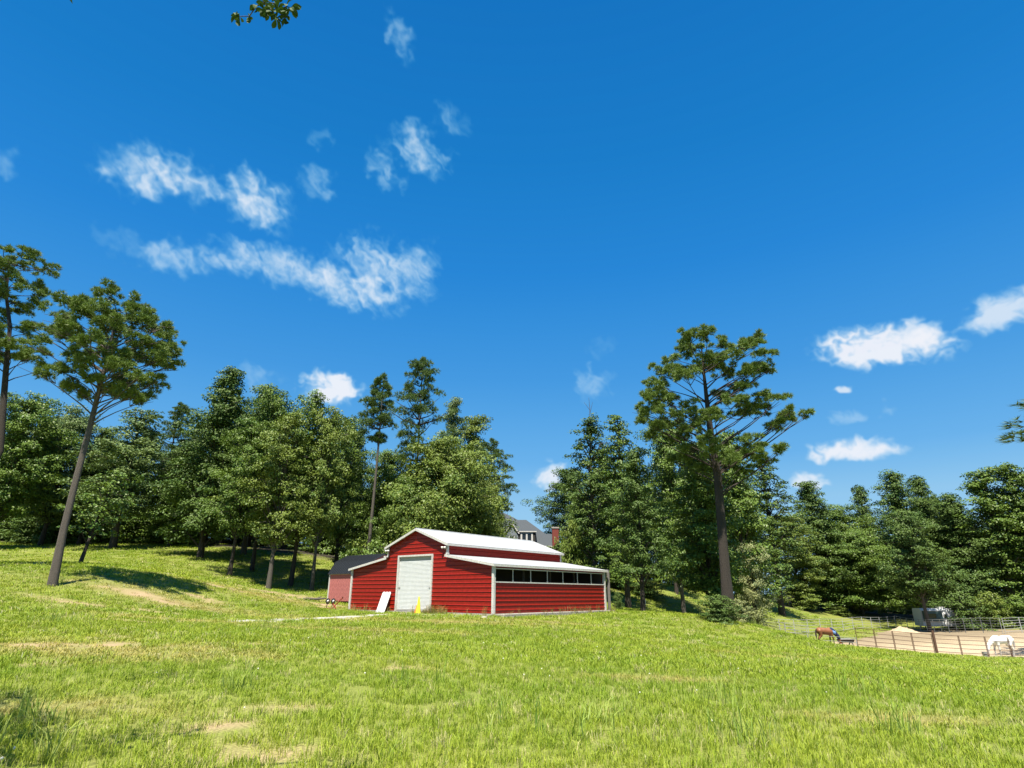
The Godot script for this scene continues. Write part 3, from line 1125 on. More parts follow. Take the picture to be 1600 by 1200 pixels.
func make_corral() -> void:
	var front := [[25.9, -65.1], [26.9, -62.4], [27.8, -59.8], [29.5, -54.6], [31.05, -54.5], [32.5, -54.3], [33.95, -54.1], [35.4, -53.7], [37.2, -53.1], [39.0, -52.6], [40.5, -52.1], [42.1, -51.6], [44.6, -51.0], [47.5, -50.3]]
	for k in front.size() - 1:
		if k == 2:
			continue
		var a := on(front[k][0], front[k][1])
		var b := on(front[k + 1][0], front[k + 1][1])
		var steel: Material = mats.galvanised if k < 2 else mats.rust
		var seen: String = ("%s pale panel after the corral's left corner post, near side" if k < 2 else "%s rusty pipe panel from the left in the near corral fence") % ORDINAL[k if k < 2 else k - 3]
		fence_panel(a, b, 1.55, 5 if k > 2 else 6, 0, steel, seen, "corral panels on the near side")
	# a low rail closes the gap behind the brown horse
	fence_panel(on(27.8, -59.8), on(29.5, -54.6), 0.75, 2, 0, mats.galvanised, "low pale two-rail panel in front of the brown horse", "", 0.35)
	var run := [[25.9, -65.1], [58.9, -97.1]]
	for k in 12:
		var a := Vector2(run[0][0], run[0][1]).lerp(Vector2(run[1][0], run[1][1]), k / 12.0)
		var b := Vector2(run[0][0], run[0][1]).lerp(Vector2(run[1][0], run[1][1]), (k + 1) / 12.0)
		fence_panel(on(a.x, a.y), on(b.x, b.y), 1.55, 5, 0, mats.galvanised, "%s pale panel from the left along the corral's grassy far side" % ORDINAL[k], "corral panels on the far left side")
	run = [[58.9, -97.1], [55.3, -71.6]]
	for k in 7:
		var a := Vector2(run[0][0], run[0][1]).lerp(Vector2(run[1][0], run[1][1]), k / 7.0)
		var b := Vector2(run[0][0], run[0][1]).lerp(Vector2(run[1][0], run[1][1]), (k + 1) / 7.0)
		fence_panel(on(a.x, a.y), on(b.x, b.y), 1.65, 6, 1, mats.galvanised, "%s silvery six-rail panel from the left in the run below the camper" % ORDINAL[k], "corral panels below the camper")
	run = [[55.4, -71.4], [72.0, -80.0]]
	for k in 5:
		var a := Vector2(run[0][0], run[0][1]).lerp(Vector2(run[1][0], run[1][1]), k / 5.0)
		var b := Vector2(run[0][0], run[0][1]).lerp(Vector2(run[1][0], run[1][1]), (k + 1) / 5.0)
		fence_panel(on(a.x, a.y), on(b.x, b.y), 1.65, 6, 0, mats.galvanised, "%s silvery panel from the left in the far right run" % ORDINAL[k], "corral panels at the far right")
	var s := Shape.new()
	s.tube([Vector3(0, -0.2, 0), Vector3(0, 1.85, 0)], [0.11, 0.1], 8)
	var o: Node3D = top("gate_post", s, mats.rust, "thick dark post at the left corner of the corral", "post")
	o.position = on(25.6, -65.4)
	o = top("gate_post", s, mats.rust, "dark gate post in the middle of the near corral fence", "post")
	o.position = on(35.45, -53.55)
	# feeder, sand heap, pail
	o = thing("feed_trough", on(34.0, -65.0), 0.15, "dark long feed trough on two arched legs behind the brown horse", "trough")
	s = Shape.new()
	s.hexa([Vector3(-0.7, 0.42, 0.24), Vector3(0.7, 0.42, 0.24), Vector3(0.7, 0.42, -0.24), Vector3(-0.7, 0.42, -0.24), Vector3(-0.78, 0.72, 0.34), Vector3(0.78, 0.72, 0.34), Vector3(0.78, 0.72, -0.34), Vector3(-0.78, 0.72, -0.34)])
	part(o, "tub", s, mats.rubber)
	s = Shape.new()
	s.box(Vector3(0, 0.74, 0.36), Vector3(1.62, 0.06, 0.05))
	s.box(Vector3(0, 0.74, -0.36), Vector3(1.62, 0.06, 0.05))
	part(o, "rim", s, mats.galvanised)
	for x in [-0.55, 0.55]:
		s = Shape.new()
		s.tube([Vector3(x, 0, 0.3), Vector3(x, 0.34, 0.24), Vector3(x, 0.42, 0), Vector3(x, 0.34, -0.24), Vector3(x, 0, -0.3)], [0.05, 0.05, 0.05, 0.05, 0.05], 6)
		part(o, "leg", s, mats.rubber)
	s = Shape.new()
	var f := FastNoiseLite.new()
	f.seed = 8
	f.frequency = 0.5
	var size := 24
	for r in size:
		for q in size:
			var p := []
			for e in [[0, 0], [0, 1], [1, 1], [1, 0]]:
				var x: float = (q + e[0] - size / 2.0) * 0.22
				var z: float = (r + e[1] - size / 2.0) * 0.22
				var dd := Vector2(x / 2.4, z / 1.9).length()
				p.append(Vector3(x, maxf(0.0, 0.75 * (1.0 - dd) * (1.0 + 0.8 * f.get_noise_2d(x * 2.0, z * 2.0)) + 0.22 * (1.0 - dd) * f.get_noise_2d(x * 5.0, z * 5.0)) - 0.12, z))
			s.quad(p[0], p[1], p[2], p[3])
	o = top("sand_pile", s, mats.dirt, "low heap of pale sand at the back of the corral", "sand pile")
	o.position = on(52.6, -85.5)
	o = thing("water_bucket", on(39.3, -53.4), 0.0, "grey bucket on the ground by the near corral fence, under the white horse's nose", "bucket")
	s = Shape.new()
	s.lathe(Vector3.ZERO, [Vector2(0.0, 0.0), Vector2(0.17, 0.0), Vector2(0.22, 0.34), Vector2(0.23, 0.36), Vector2(0.2, 0.36), Vector2(0.16, 0.03), Vector2(0.0, 0.03)])
	part(o, "pail", s, mats.galvanised)
	s = Shape.new()
	s.ball(Vector3(0, 0.1, 0), Vector3(1.0, 0.35, 0.6), 8, 14)
	o = top("hay_pile", s, mats.dirt, "small heap of straw left of the brown horse", "hay")
	o.position = on(28.3, -60.6, -0.12)


# ---------------------------------------------------------------- horses: a smooth blend of tapered capsules, meshed as surface nets

func blend_mesh(bones: Array, lo: Vector3, hi: Vector3, cell: float, k: float, paint: Callable, grow := 0.0) -> Shape:
	var nx := int((hi.x - lo.x) / cell) + 1
	var ny := int((hi.y - lo.y) / cell) + 1
	var nz := int((hi.z - lo.z) / cell) + 1
	var field := PackedFloat32Array()
	field.resize(nx * ny * nz)
	field.fill(9.0)
	var acc := PackedFloat32Array()
	acc.resize(nx * ny * nz)
	for b in bones:
		var a: Vector3 = b[0]
		var e: Vector3 = b[1]
		var ra: float = b[2] + grow
		var rb: float = b[3] + grow
		var ab := e - a
		var ll := maxf(ab.length_squared(), 1e-6)
		var m := maxf(ra, rb) + 3.0 * k + cell
		var x0 := maxi(0, int((minf(a.x, e.x) - m - lo.x) / cell))
		var x1 := mini(nx - 1, int((maxf(a.x, e.x) + m - lo.x) / cell) + 1)
		var y0 := maxi(0, int((minf(a.y, e.y) - m - lo.y) / cell))
		var y1 := mini(ny - 1, int((maxf(a.y, e.y) + m - lo.y) / cell) + 1)
		var z0 := maxi(0, int((minf(a.z, e.z) - m - lo.z) / cell))
		var z1 := mini(nz - 1, int((maxf(a.z, e.z) + m - lo.z) / cell) + 1)
		for z in range(z0, z1 + 1):
			for y in range(y0, y1 + 1):
				for x in range(x0, x1 + 1):
					var p := lo + Vector3(x, y, z) * cell
					var t := clampf((p - a).dot(ab) / ll, 0.0, 1.0)
					var d := p.distance_to(a + ab * t) - lerpf(ra, rb, t)
					acc[(z * ny + y) * nx + x] += exp(-d / k)
	for q in field.size():
		if acc[q] > 0.0:
			field[q] = -k * log(acc[q])
	var s := Shape.new()
	var at := {}
	for z in nz - 1:
		for y in ny - 1:
			for x in nx - 1:
				var o := (z * ny + y) * nx + x
				var inside := 0
				for c in 8:
					if field[o + (c & 1) + ((c >> 1) & 1) * nx + (c >> 2) * nx * ny] < 0.0:
						inside += 1
				if inside == 0 or inside == 8:
					continue
				var sum := Vector3.ZERO
				var cnt := 0
				for c in 8:
					var p := Vector3i(c & 1, (c >> 1) & 1, c >> 2)
					var f0 := field[o + p.x + p.y * nx + p.z * nx * ny]
					for ax in 3:
						if p[ax] == 0:
							var r := p
							r[ax] = 1
							var f1 := field[o + r.x + r.y * nx + r.z * nx * ny]
							if (f0 < 0.0) != (f1 < 0.0):
								sum += Vector3(p).lerp(Vector3(r), f0 / (f0 - f1))
								cnt += 1
				var v := lo + (Vector3(x, y, z) + sum / cnt) * cell
				var g := Vector3(field[o + 1] - field[o] + field[o + 1 + nx] - field[o + nx], field[o + nx] - field[o] + field[o + nx + 1] - field[o + 1], field[o + nx * ny] - field[o] + field[o + nx * ny + 1] - field[o + 1])
				at[o] = s.v.size()
				s.v.append(v)
				s.n.append(g.normalized())
				s.c.append(paint.call(v))
				s.u.append(Vector2.ZERO)
	var step := [1, nx, nx * ny]
	for z in range(1, nz - 1):
		for y in range(1, ny - 1):
			for x in range(1, nx - 1):
				var o := (z * ny + y) * nx + x
				for ax in 3:
					var f0 := field[o]
					var f1 := field[o + step[ax]]
					if (f0 < 0.0) == (f1 < 0.0):
						continue
					var b: int = step[(ax + 1) % 3]
					var c: int = step[(ax + 2) % 3]
					if not (at.has(o) and at.has(o - b) and at.has(o - c) and at.has(o - b - c)):
						continue
					var q := [at[o - b - c], at[o - c], at[o], at[o - b]]  # anticlockwise about the axis
					if f0 < 0.0:
						s.i.append_array(PackedInt32Array([q[0], q[2], q[1], q[0], q[3], q[2]]))
					else:
						s.i.append_array(PackedInt32Array([q[0], q[1], q[2], q[0], q[2], q[3]]))
	return s


func make_horse(called: String, at: Vector3, turn: float, label: String, paint: Callable, hair: Material) -> Node3D:
	var o := thing(called, at, turn, label, "horse", "")
	var bones := [
		[Vector3(-0.62, 1.2, 0), Vector3(-0.25, 1.17, 0), 0.27, 0.28], [Vector3(-0.25, 1.15, 0), Vector3(0.25, 1.11, 0), 0.29, 0.29], [Vector3(0.25, 1.12, 0), Vector3(0.52, 1.16, 0), 0.28, 0.25],
		[Vector3(0.3, 1.36, 0), Vector3(0.5, 1.34, 0), 0.1, 0.11], [Vector3(0.55, 1.2, 0), Vector3(0.86, 1.0, 0), 0.21, 0.155], [Vector3(0.86, 1.0, 0), Vector3(1.12, 0.74, 0), 0.15, 0.115],
		[Vector3(1.12, 0.72, 0), Vector3(1.22, 0.52, 0), 0.115, 0.1], [Vector3(1.22, 0.5, 0), Vector3(1.3, 0.2, 0), 0.095, 0.06], [Vector3(1.3, 0.2, 0), Vector3(1.31, 0.13, 0), 0.062, 0.055],
	]
	for e in [-1.0, 1.0]:
		var fx := 0.1 if e > 0.0 else -0.06
		bones.append_array([
			[Vector3(0.48, 1.1, e * 0.13), Vector3(0.46, 0.84, e * 0.15), 0.17, 0.1], [Vector3(0.46, 0.84, e * 0.15), Vector3(0.48 + fx, 0.48, e * 0.14), 0.085, 0.055], [Vector3(0.48 + fx, 0.48, e * 0.14), Vector3(0.46 + fx, 0.15, e * 0.14), 0.05, 0.04], [Vector3(0.46 + fx, 0.15, e * 0.14), Vector3(0.5 + fx, 0.04, e * 0.14), 0.045, 0.062],
			[Vector3(-0.66, 1.16, e * 0.12), Vector3(-0.5 - fx, 0.82, e * 0.16), 0.21, 0.13], [Vector3(-0.5 - fx, 0.82, e * 0.16), Vector3(-0.74 - fx, 0.52, e * 0.15), 0.11, 0.06], [Vector3(-0.74 - fx, 0.52, e * 0.15), Vector3(-0.7 - fx, 0.15, e * 0.15), 0.052, 0.042], [Vector3(-0.7 - fx, 0.15, e * 0.15), Vector3(-0.66 - fx, 0.04, e * 0.15), 0.045, 0.064],
			[Vector3(1.08, 0.84, e * 0.05), Vector3(1.04, 0.93, e * 0.075), 0.03, 0.012],
		])
	part(o, "body", blend_mesh(bones, Vector3(-1.05, -0.06, -0.5), Vector3(1.5, 1.62, 0.5), 0.03, 0.022, paint), mats.coat)
	var s := Shape.new()
	s.tube([Vector3(-0.86, 1.34, 0), Vector3(-0.97, 1.18, 0), Vector3(-1.0, 0.85, 0.02), Vector3(-0.97, 0.5, 0.0)], [0.04, 0.06, 0.075, 0.02], 8)
	part(o, "tail", s, hair)
	s = Shape.new()
	for k in 9:
		var t := k / 8.0
		var p := Vector3(0.55, 1.40, 0).lerp(Vector3(1.13, 0.86, 0), t)
		s.tube([p, p + Vector3(0.0, -0.1, 0.1), p + Vector3(-0.03, -0.26, 0.13)], [0.05, 0.045, 0.012], 5)
	part(o, "mane", s, hair)
	return o


func make_horses() -> void:
	var bay := func(p: Vector3) -> Color:
		var c := Color(0.17, 0.065, 0.026).lerp(Color(0.23, 0.095, 0.042), clampf((p.y - 1.0) * 2.0, 0.0, 1.0))
		return c.lerp(Color(0.03, 0.02, 0.015), 1.0 - smoothstep(0.35, 0.7, p.y) if p.x < 0.85 else 0.0)
	var o := make_horse("brown_horse", on(28.75, -58.2), 0.12, "brown horse grazing to the right, in a navy neck cover with a pale blue patch", bay, mats.hair_dark)
	var cover := [[Vector3(0.52, 1.2, 0), Vector3(0.7, 1.12, 0), 0.24, 0.2], [Vector3(0.7, 1.12, 0), Vector3(0.86, 1.0, 0), 0.2, 0.165], [Vector3(0.86, 1.0, 0), Vector3(1.12, 0.74, 0), 0.16, 0.125], [Vector3(1.12, 0.72, 0), Vector3(1.2, 0.56, 0), 0.125, 0.11]]
	var navy := func(_p: Vector3) -> Color: return Color.WHITE
	var rug := part(o, "neck_cover", blend_mesh(cover, Vector3(0.1, 0.2, -0.4), Vector3(1.5, 1.6, 0.4), 0.03, 0.015, navy, 0.03), mats.blue_cloth)
	rug.set_meta("label", "navy cloth neck cover")
	var s := Shape.new()
	for k in 5:
		for q in 4:
			var p := []
			for e in [[0, 0], [1, 0], [1, 1], [0, 1]]:
				var a: float = (q + e[0]) / 4.0
				var b: float = (k + e[1]) / 5.0
				p.append(Vector3(0.52 + 0.3 * a, 0.98 + 0.3 * b - 0.1 * a, 0.245 + 0.05 * sin(PI * b) - 0.05 * a))
			s.quad(p[0], p[1], p[2], p[3])
			s.quad(p[3] - Vector3(0, 0, 0.012), p[2] - Vector3(0, 0, 0.012), p[1] - Vector3(0, 0, 0.012), p[0] - Vector3(0, 0, 0.012))
	part(rug, "blue_patch", s, mats.pale_blue_cloth)
	var grey := func(p: Vector3) -> Color:
		var c := Color(0.78, 0.77, 0.75)
		c = c.lerp(Color(0.3, 0.29, 0.28), 1.0 - smoothstep(0.3, 0.75, p.y) if p.x < 0.85 else smoothstep(0.5, 0.15, p.y) * 0.8)
		return c
	o = make_horse("white_horse", on(41.3, -53.9), PI + 0.1, "white horse grazing to the left at the right edge, behind the near corral fence", grey, mats.hair_grey)
	o.scale = Vector3.ONE * 1.12


# ---------------------------------------------------------------- camper and house

func make_camper() -> void:
	var o := thing("camper", on(60.1, -93.4, 0.05), -0.1, "white camper parked under the trees behind the corral", "camper")
	var l := 7.4
	var s := Shape.new()
	var sec := [Vector2(-1.1, 0.55), Vector2(1.1, 0.55), Vector2(1.15, 0.7), Vector2(1.15, 2.75), Vector2(0.95, 2.95), Vector2(-0.95, 2.95), Vector2(-1.15, 2.75), Vector2(-1.15, 0.7)]
	for k in sec.size():
		var a: Vector2 = sec[k]
		var b: Vector2 = sec[(k + 1) % sec.size()]
		s.quad(Vector3(l, a.y, a.x), Vector3(0, a.y, a.x), Vector3(0, b.y, b.x), Vector3(l, b.y, b.x))
	for k in range(1, sec.size() - 1):
		for x in [0.0, l]:
			var p := [sec[0], sec[k], sec[k + 1]]
			if x == 0.0:
				p.reverse()
			s.tri(Vector3(x, p[0].y, p[0].x), Vector3(x, p[2].y, p[2].x), Vector3(x, p[1].y, p[1].x))
	part(o, "body", s, mats.camper_white)
	s = Shape.new()
	s.hexa([Vector3(0.15, 1.25, 1.7), Vector3(2.6, 1.25, 1.7), Vector3(2.6, 1.25, 1.0), Vector3(0.15, 1.25, 1.0), Vector3(0.15, 2.62, 1.7), Vector3(2.6, 2.62, 1.7), Vector3(2.6, 2.62, 1.0), Vector3(0.15, 2.62, 1.0)])
	var slide := part(o, "slide_out", s, mats.camper_teal)
	slide.set_meta("label", "dark teal slide-out at the camper's left end")
	s = Shape.new()
	s.box(Vector3(1.38, 2.66, 1.36), Vector3(2.6, 0.08, 0.8))
	part(slide, "cover", s, mats.camper_white)
	s = Shape.new()
	s.box(Vector3(1.1, 1.95, 1.71), Vector3(1.2, 0.62, 0.03))
	part(slide, "window", s, mats.dark_glass)
	for q in [[3.3, 1.95, 0.36, 0.5], [5.1, 2.0, 0.42, 0.4], [5.65, 2.0, 0.42, 0.4], [6.2, 2.0, 0.3, 0.4]]:
		s = Shape.new()
		s.box(Vector3(q[0], q[1], 1.16), Vector3(q[2], q[3], 0.04))
		part(o, "window", s, mats.dark_glass)
	s = Shape.new()
	s.box(Vector3(3.3, 1.55, 1.155), Vector3(0.68, 1.75, 0.03))
	var door := part(o, "door", s, mats.camper_white)
	s = Shape.new()
	s.box(Vector3(3.56, 1.5, 1.18), Vector3(0.06, 0.12, 0.04))
	part(door, "handle", s, mats.dark)
	s = Shape.new()
	s.box(Vector3(5.2, 1.25, 1.155), Vector3(3.0, 0.16, 0.012))
	part(o, "stripe", s, mats.camper_grey)
	for x in [4.3, 5.1]:
		s = Shape.new()
		s.tube([Vector3(x, 0.35, 0.95), Vector3(x, 0.35, 1.13)], [0.35, 0.35], 14)
		var wheel := part(o, "wheel", s, mats.rubber)
		s = Shape.new()
		s.tube([Vector3(x, 0.35, 1.12), Vector3(x, 0.35, 1.145)], [0.19, 0.19], 12)
		part(wheel, "rim", s, mats.galvanised)
	s = Shape.new()
	s.box(Vector3(3.4, 3.06, 0), Vector3(0.9, 0.24, 0.7))
	part(o, "roof_vent", s, mats.camper_white)
	for x in [0.5, 6.5]:
		s = Shape.new()
		s.box(Vector3(x, 0.28, 0.6), Vector3(0.1, 0.56, 0.1))
		s.box(Vector3(x, 0.28, -0.6), Vector3(0.1, 0.56, 0.1))
		part(o, "jack", s, mats.dark)


func gable_roof(s: Shape, e0: Vector3, e1: Vector3, r0: Vector3, r1: Vector3) -> void:  # one slope, eave e0-e1 and ridge r0-r1, with thickness
	s.quad(e0, e1, r1, r0)
	var d := Vector3(0, -0.14, 0)
	s.quad(r0 + d, r1 + d, e1 + d, e0 + d)
	s.quad(e0 + d, e1 + d, e1, e0)
	s.quad(e0, r0, r0 + d, e0 + d)
	s.quad(e1 + d, r1 + d, r1, e1)


func make_house() -> void:
	# 0 is the foot of the wall below the right-hand end of the eave; x runs right, z towards the meadow
	var o := thing("grey_house", Vector3(6.5, 3.8, -91.0), 0.0, "grey shingled house with dormers and a brick chimney behind the barn roof", "house")
	var e := 4.45
	var s := Shape.new()
	s.box(Vector3(-7.2, e / 2, -4.6), Vector3(12.0, e, 8.6))
	part(o, "wall", s, mats.siding)
	s = Shape.new()
	s.box(Vector3(-0.8, e / 2, -2.2), Vector3(3.1, e, 3.2))
	part(o, "wall", s, mats.siding)
	# main hipped roof and the higher one to its left
	s = Shape.new()
	var a := Vector3(-13.5, e, 0)
	var b := Vector3(1.2, e, 0)
	var c := Vector3(-9.0, e + 4.4, -4.6)
	var d := Vector3(-4.15, e + 4.4, -4.6)
	gable_roof(s, a, b, c, d)
	s.tri(b, Vector3(1.2, e, -9.2), d)
	s.quad(Vector3(1.2, e, -9.2), Vector3(-13.5, e, -9.2), c, d)
	s.tri(Vector3(-13.5, e, -9.2), a, c)
	part(o, "roof", s, mats.slate)
	s = Shape.new()
	var top_y := e + 5.75
	s.quad(Vector3(-15.0, e + 1.2, -2.4), Vector3(-3.4, e + 3.4, -5.0), Vector3(-7.6, top_y, -7.0), Vector3(-12.0, top_y, -7.0))
	s.tri(Vector3(-3.4, e + 3.4, -5.0), Vector3(-3.4, e + 2.5, -10.0), Vector3(-7.6, top_y, -7.0))
	s.quad(Vector3(-3.4, e + 2.5, -10.0), Vector3(-15.0, e + 1.0, -11.0), Vector3(-12.0, top_y, -7.0), Vector3(-7.6, top_y, -7.0))
	s.tri(Vector3(-15.0, e + 1.0, -11.0), Vector3(-15.0, e + 1.2, -2.4), Vector3(-12.0, top_y, -7.0))
	part(o, "roof", s, mats.slate)
	# right wing, its ridge level with the chimney's foot
	s = Shape.new()
	gable_roof(s, Vector3(-2.3, e, 0.25), Vector3(0.55, e, 0.25), Vector3(-2.3, e + 2.0, -2.0), Vector3(0.55, e + 2.0, -2.0))
	gable_roof(s, Vector3(0.55, e, -4.2), Vector3(-2.3, e, -4.2), Vector3(0.55, e + 2.0, -2.0), Vector3(-2.3, e + 2.0, -2.0))
	part(o, "wing_roof", s, mats.slate)
	s = Shape.new()
	s.box(Vector3(-0.9, e - 0.02, 0.3), Vector3(3.0, 0.16, 0.08))
	part(o, "eave_trim", s, mats.white_trim)
	# gabled dormer on the left
	s = Shape.new()
	var gx := -6.45
	var gh := e + 3.35
	var gz := 0.25
	s.quad(Vector3(gx - 0.95, e, gz), Vector3(gx + 0.95, e, gz), Vector3(gx + 0.95, gh - 1.3, gz), Vector3(gx - 0.95, gh - 1.3, gz))
	s.tri(Vector3(gx - 0.95, gh - 1.3, gz), Vector3(gx + 0.95, gh - 1.3, gz), Vector3(gx, gh, gz))
	s.quad(Vector3(gx + 0.95, e, gz), Vector3(gx + 0.95, e, gz - 4.0), Vector3(gx + 0.95, gh - 1.3, gz - 4.0), Vector3(gx + 0.95, gh - 1.3, gz))
	s.quad(Vector3(gx - 0.95, e, gz - 4.0), Vector3(gx - 0.95, e, gz), Vector3(gx - 0.95, gh - 1.3, gz), Vector3(gx - 0.95, gh - 1.3, gz - 4.0))
	var dormer := part(o, "dormer", s, mats.siding)
	s = Shape.new()
	gable_roof(s, Vector3(gx + 1.1, gh - 1.45, gz + 0.15), Vector3(gx + 1.1, gh - 1.45, gz - 4.0), Vector3(gx, gh + 0.06, gz + 0.15), Vector3(gx, gh + 0.06, gz - 4.0))
	gable_roof(s, Vector3(gx - 1.1, gh - 1.45, gz - 4.0), Vector3(gx - 1.1, gh - 1.45, gz + 0.15), Vector3(gx, gh + 0.06, gz - 4.0), Vector3(gx, gh + 0.06, gz + 0.15))
	part(dormer, "dormer_roof", s, mats.slate)
	for k in [-1.0, 1.0]:
		s = Shape.new()
		s.bar(Vector3(gx + k * 0.02, gh - 0.02, gz + 0.18), Vector3(gx + k * 1.12, gh - 1.55, gz + 0.18), 0.06, 0.16)
		part(dormer, "rake_trim", s, mats.white_trim)
	s = Shape.new()
	s.box(Vector3(gx, e + 0.75, gz + 0.02), Vector3(0.55, 1.3, 0.06))
	part(dormer, "window", s, mats.dark_glass)
	for k in [-0.36, 0.36]:
		s = Shape.new()
		s.box(Vector3(gx + k, e + 0.75, gz + 0.04), Vector3(0.14, 1.45, 0.1))
		part(dormer, "window_frame", s, mats.white_trim)
	# flat-topped dormer with a pair of windows and dark shutters
	gx = -4.2
	gh = e + 2.2
	s = Shape.new()
	s.box(Vector3(gx, e + 1.1, -1.6), Vector3(2.6, 2.2, 3.6))
	dormer = part(o, "dormer", s, mats.siding)
	s = Shape.new()
	s.hexa([Vector3(gx - 1.45, gh - 0.16, 0.4), Vector3(gx + 1.45, gh - 0.16, 0.4), Vector3(gx + 1.45, gh + 0.5, -4.0), Vector3(gx - 1.45, gh + 0.5, -4.0), Vector3(gx - 1.45, gh, 0.4), Vector3(gx + 1.45, gh, 0.4), Vector3(gx + 1.45, gh + 0.7, -4.0), Vector3(gx - 1.45, gh + 0.7, -4.0)])
	part(dormer, "dormer_roof", s, mats.slate)
	s = Shape.new()
	s.box(Vector3(gx, gh - 0.09, 0.43), Vector3(2.95, 0.15, 0.06))
	part(dormer, "eave_trim", s, mats.white_trim)
	for k in [-1.12, 1.12]:
		s = Shape.new()
		s.box(Vector3(gx + k, e + 1.25, 0.225), Vector3(0.34, 1.9, 0.05))
		part(dormer, "shutter", s, mats.dark)
	for k in [-0.4, 0.4]:
		s = Shape.new()
		s.box(Vector3(gx + k, e + 1.15, 0.235), Vector3(0.5, 1.3, 0.05))
		part(dormer, "window", s, mats.dark_glass)
	for k in [-0.8, 0.0, 0.8]:
		s = Shape.new()
		s.box(Vector3(gx + k, e + 1.15, 0.26), Vector3(0.24, 1.9, 0.1))
		part(dormer, "window_frame", s, mats.white_trim)
	for k in [1.93, 0.42]:
		s = Shape.new()
		s.box(Vector3(gx, e + k, 0.258), Vector3(1.36, 0.2, 0.09))
		part(dormer, "window_frame", s, mats.white_trim)
	# chimney
	s = Shape.new()
	s.box(Vector3(0.1, (e + 2.6) / 2, 0.1), Vector3(0.95, e + 2.6, 0.8))
	var ch := part(o, "chimney", s, mats.brick)
	s = Shape.new()
	s.box(Vector3(0.1, e + 2.68, 0.1), Vector3(1.12, 0.2, 0.95))
	part(ch, "cap", s, mats.concrete)


# ---------------------------------------------------------------- trees

func dir(az: float, up := 0.0) -> Vector3:
	return Vector3(cos(az) * cos(up), sin(up), sin(az) * cos(up))


func ball_point(r: RandomNumberGenerator) -> Vector3:
	return Vector3(r.randfn(), r.randfn(), r.randfn()).normalized()


func leaf_pad(s: Shape, r: RandomNumberGenerator, at: Vector3, size: Vector3, outward: Vector3, count: int, length: float, hue: float) -> void:
	for k in count:
		var q := ball_point(r)
		q.y = absf(q.y) if r.randf() < 0.55 else q.y
		var p := at + q * size * pow(r.randf(), 0.4)
		p.y -= 0.18 * size.y * Vector2(q.x, q.z).length_squared()
		var m := (Vector3.UP * 0.75 + q * 0.45 + outward * 0.3 + ball_point(r) * 0.75).normalized()
		var a := (outward * 0.6 + Vector3(0, -0.35, 0) + ball_point(r)).normalized()
		var t := r.randfn() * 0.16 + hue
		s.col = Color(clampf(1.0 + t * 0.9, 0.4, 1.8), clampf(1.0 + t * 0.45, 0.5, 1.6), clampf(1.0 - t * 0.3, 0.5, 1.5))
		var ln := length * r.randf_range(0.7, 1.3)
		s.leaf(p, a, m, ln, ln * 0.66)


func tuft_pad(s: Shape, r: RandomNumberGenerator, at: Vector3, size: Vector3, outward: Vector3, count: int, length: float) -> void:
	for k in count:
		var q := ball_point(r)
		q.y = absf(q.y) if r.randf() < 0.6 else q.y * 0.7
		var p := at + q * size * pow(r.randf(), 0.33)
		var axis_ := (q * 0.6 + outward * 0.5 + Vector3.UP * 0.55 + ball_point(r) * 0.3).normalized()
		var t := r.randfn() * 0.13
		s.col = Color(clampf(1.0 + t, 0.5, 1.7), clampf(1.0 + t * 0.6, 0.5, 1.6), clampf(1.0 - t * 0.3, 0.6, 1.4))
		if r.randf() < 0.02:
			s.col = Color(1.9, 1.15, 0.7)
		for j in 11:
			var d := (axis_ * 0.85 + ball_point(r) * 0.85).normalized()
			s.needle(p, d, ball_point(r), length * r.randf_range(0.75, 1.2), length * 0.15)


func profile(kind: String, t: float, r: RandomNumberGenerator) -> float:
	match kind:
		"gum":
			return lerpf(0.72, 1.0, smoothstep(0.0, 0.22, t)) * (1.0 - 0.86 * pow(t, 1.9)) * r.randf_range(0.62, 1.15)
		"oak":
			return sqrt(maxf(0.05, 1.0 - pow(t * 1.75 - 0.8, 2.0))) * r.randf_range(0.75, 1.08)
		"poplar":
			return lerpf(0.7, 1.0, smoothstep(0.0, 0.35, t)) * (1.0 - 0.6 * smoothstep(0.55, 1.0, t)) * r.randf_range(0.55, 1.15)
		"ragged":
			return lerpf(0.8, 1.0, smoothstep(0.0, 0.4, t)) * (1.0 - 0.6 * smoothstep(0.5, 1.0, t)) * (r.randf_range(0.9, 1.2) if r.randf() < 0.4 else r.randf_range(0.35, 0.75))
		"broad":
			return sqrt(maxf(0.04, 1.0 - pow(t * 1.3 - 0.34, 2.0))) * r.randf_range(0.7, 1.08)
		"bush":
			return sqrt(maxf(0.08, 1.0 - pow(t * 1.2 - 0.25, 2.0))) * r.randf_range(0.7, 1.1)
	return sqrt(maxf(0.06, 1.0 - pow(t * 1.5 - 0.6, 2.0))) * r.randf_range(0.6, 1.1)


